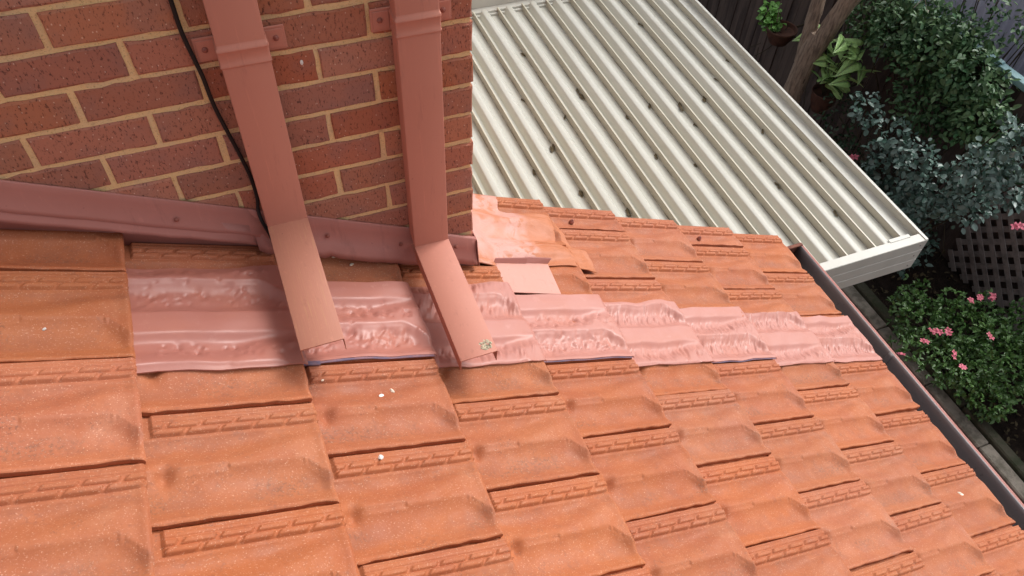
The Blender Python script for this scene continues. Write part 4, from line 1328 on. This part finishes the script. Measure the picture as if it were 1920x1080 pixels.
# hanging bowl with a bright green plant
def bowl(root, r0, h, mat):
    m = MB(); n = 20; V = []; F = []
    prf_ = [(0.02, -h), (r0 * .62, -h * .95), (r0 * .9, -h * .45), (r0, -.02), (r0 * 1.06, 0), (r0 * 1.04, .012), (r0 * .97, .008), (r0 * .92, -.03), (.01, -.045)]
    for rr, zz in prf_:
        for k in range(n): V.append((rr * math.cos(6.2832 * k / n), rr * math.sin(6.2832 * k / n), zz))
    for i in range(len(prf_) - 1):
        for k in range(n): F.append((i*n+k, i*n+(k+1) % n, (i+1)*n+(k+1) % n, (i+1)*n+k))
    return m.add(V, F).build('bowl', mat, root, True)
pot = empty('hanging_bowl', (5.45, 4.20, 0.97)); tag(pot, 'terracotta bowl planter fixed before the dark fence near the top of the photo', 'planter')
bowl(pot, .155, .16, TERRA)
m = MB(); m.tube([(.15, 0, -.02), (.41, 0, .02)], .012, 6); m.tube([(.41, 0, -.25), (.15, 0, -.10)], .012, 6); m.build('wall_bracket', STEM, pot)
pp = shrub('bright_green_plant', (5.42, 4.32, 0.98), 'bright lime green leafy plant filling the terracotta bowl', 'plant',
           [((5.40, 4.40, 1.04), (.10, .11, .09), 150), ((5.40, 4.32, .98), (.11, .10, .09), 110)], L_LIME, .052, 26, stems=5, narrow=.95, up=1.2, droop=0)
# second pot with variegated arrow leaves
pot2 = empty('plant_pot', (5.42, 3.30, 0.80)); tag(pot2, 'brown clay pot in shadow beneath the pale variegated leaves', 'pot')
bowl(pot2, .13, .22, TERRA)
m = MB(); m.tube([(.12, 0, -.02), (.44, 0, .02)], .012, 6); m.build('wall_bracket', STEM, pot2)
syn = empty('arrowleaf_plant', (5.42, 3.32, 0.80)); tag(syn, 'plant with large pale green variegated arrow shaped leaves beside the tree trunk', 'plant')
def arrow_leaf(seed):
    r_ = random.Random(seed)
    out = [(0, 0), (.16, -.16), (.30, -.20), (.36, -.05), (.33, .15), (.24, .42), (.12, .72), (0, 1.0)]
    V = []; uv = []
    rows_ = [(0.0, .0), (-.0, .0)]
    # centre line and two side rows
    n = len(out)
    ts = [o_[1] for o_ in out]
    for (wx, t_) in out: V.append((0, max(t_, -.02) if wx else t_, 0)); uv.append((0, t_))
    for sgn in (-1, 1):
        for (wx, t_) in out:
            V.append((sgn * wx * .5, t_ * .98, .05 * wx + .02)); uv.append((sgn * wx * .5, t_))
        for (wx, t_) in out:
            V.append((sgn * wx, t_, .02 - .10 * wx + r_.uniform(-.01, .01))); uv.append((sgn * wx, t_))
    F = []
    for si in range(2):
        a = n + si * 2 * n; b = a + n
        for i in range(n - 1):
            F.append((i, i + 1, a + i + 1, a + i)); F.append((a + i, a + i + 1, b + i + 1, b + i))
    V = [(x, y, z - .25 * y * y) for x, y, z in V]
    me = mesh_np('leaf_mesh', np.array(V), F, True, uv=np.array(uv)); me.materials.append(L_SYN); return me
am = [arrow_leaf(s) for s in range(3)]
r_ = random.Random(5)
cent = [(0, .26, .42, .0), (.0, .34, .34, 0), (0, .20, .28, 0), (0, -.05, .54, 0), (0, -.15, .48, 0), (0, .05, .38, 0), (0, -.18, .32, 0), (0, -.02, .24, 0), (0, -.26, .46, 0), (0, .10, .18, 0), (0, -.10, .15, 0)]
k = 0
stm = MB()
for (a, b, c, _) in cent:
    for q in range(5 if c > .25 else 3):
        pos = Vector((a + r_.uniform(-.12, .06), b + r_.uniform(-.10, .10), c + r_.uniform(-.08, .08)))
        o = link('leaf', am[k % 3], None, syn); k += 1
        s = r_.uniform(.15, .23); o.scale = (s, s, s)
        o.location = pos
        o.rotation_euler = (r_.uniform(-.55, .55), r_.uniform(-1.1, -.2), r_.uniform(0, 6.28))
        stm.tube(catmull([(0, 0, -.05), (pos.x * .5, pos.y * .4, pos.z * .6), tuple(pos)], 4), .004, 5)
s = stm.build('stem', STEM, syn, True); s['kind'] = 'stuff'
# red fuchsia-like blooms by the beam and on the right margin
for (x, y, z, lab) in ((5.0, 2.34, .83, 'small dark pink bloom low beside the white edge of the patio roof'), (5.0, .79, 1.43, 'pink bloom at the right margin above the lattice')):
    o = link('loose_bloom', bl[1], None); o.location = (x, y, z); o.rotation_euler = (0, -.5, 1); o.scale = (1.3,) * 3
    tag(o, lab, 'flower')
# leaf mould and scraps over the bed
lit = leaves('leaf_litter', [((5.1, 1.2, .03), (.9, 3.2, .03), 1400)], LITTER, .05, 61, up=2.0)
o = link('leaf_litter', lit, LITTER); tag(o, 'dead leaves scattered over the garden bed', 'leaf litter', None, 'stuff')
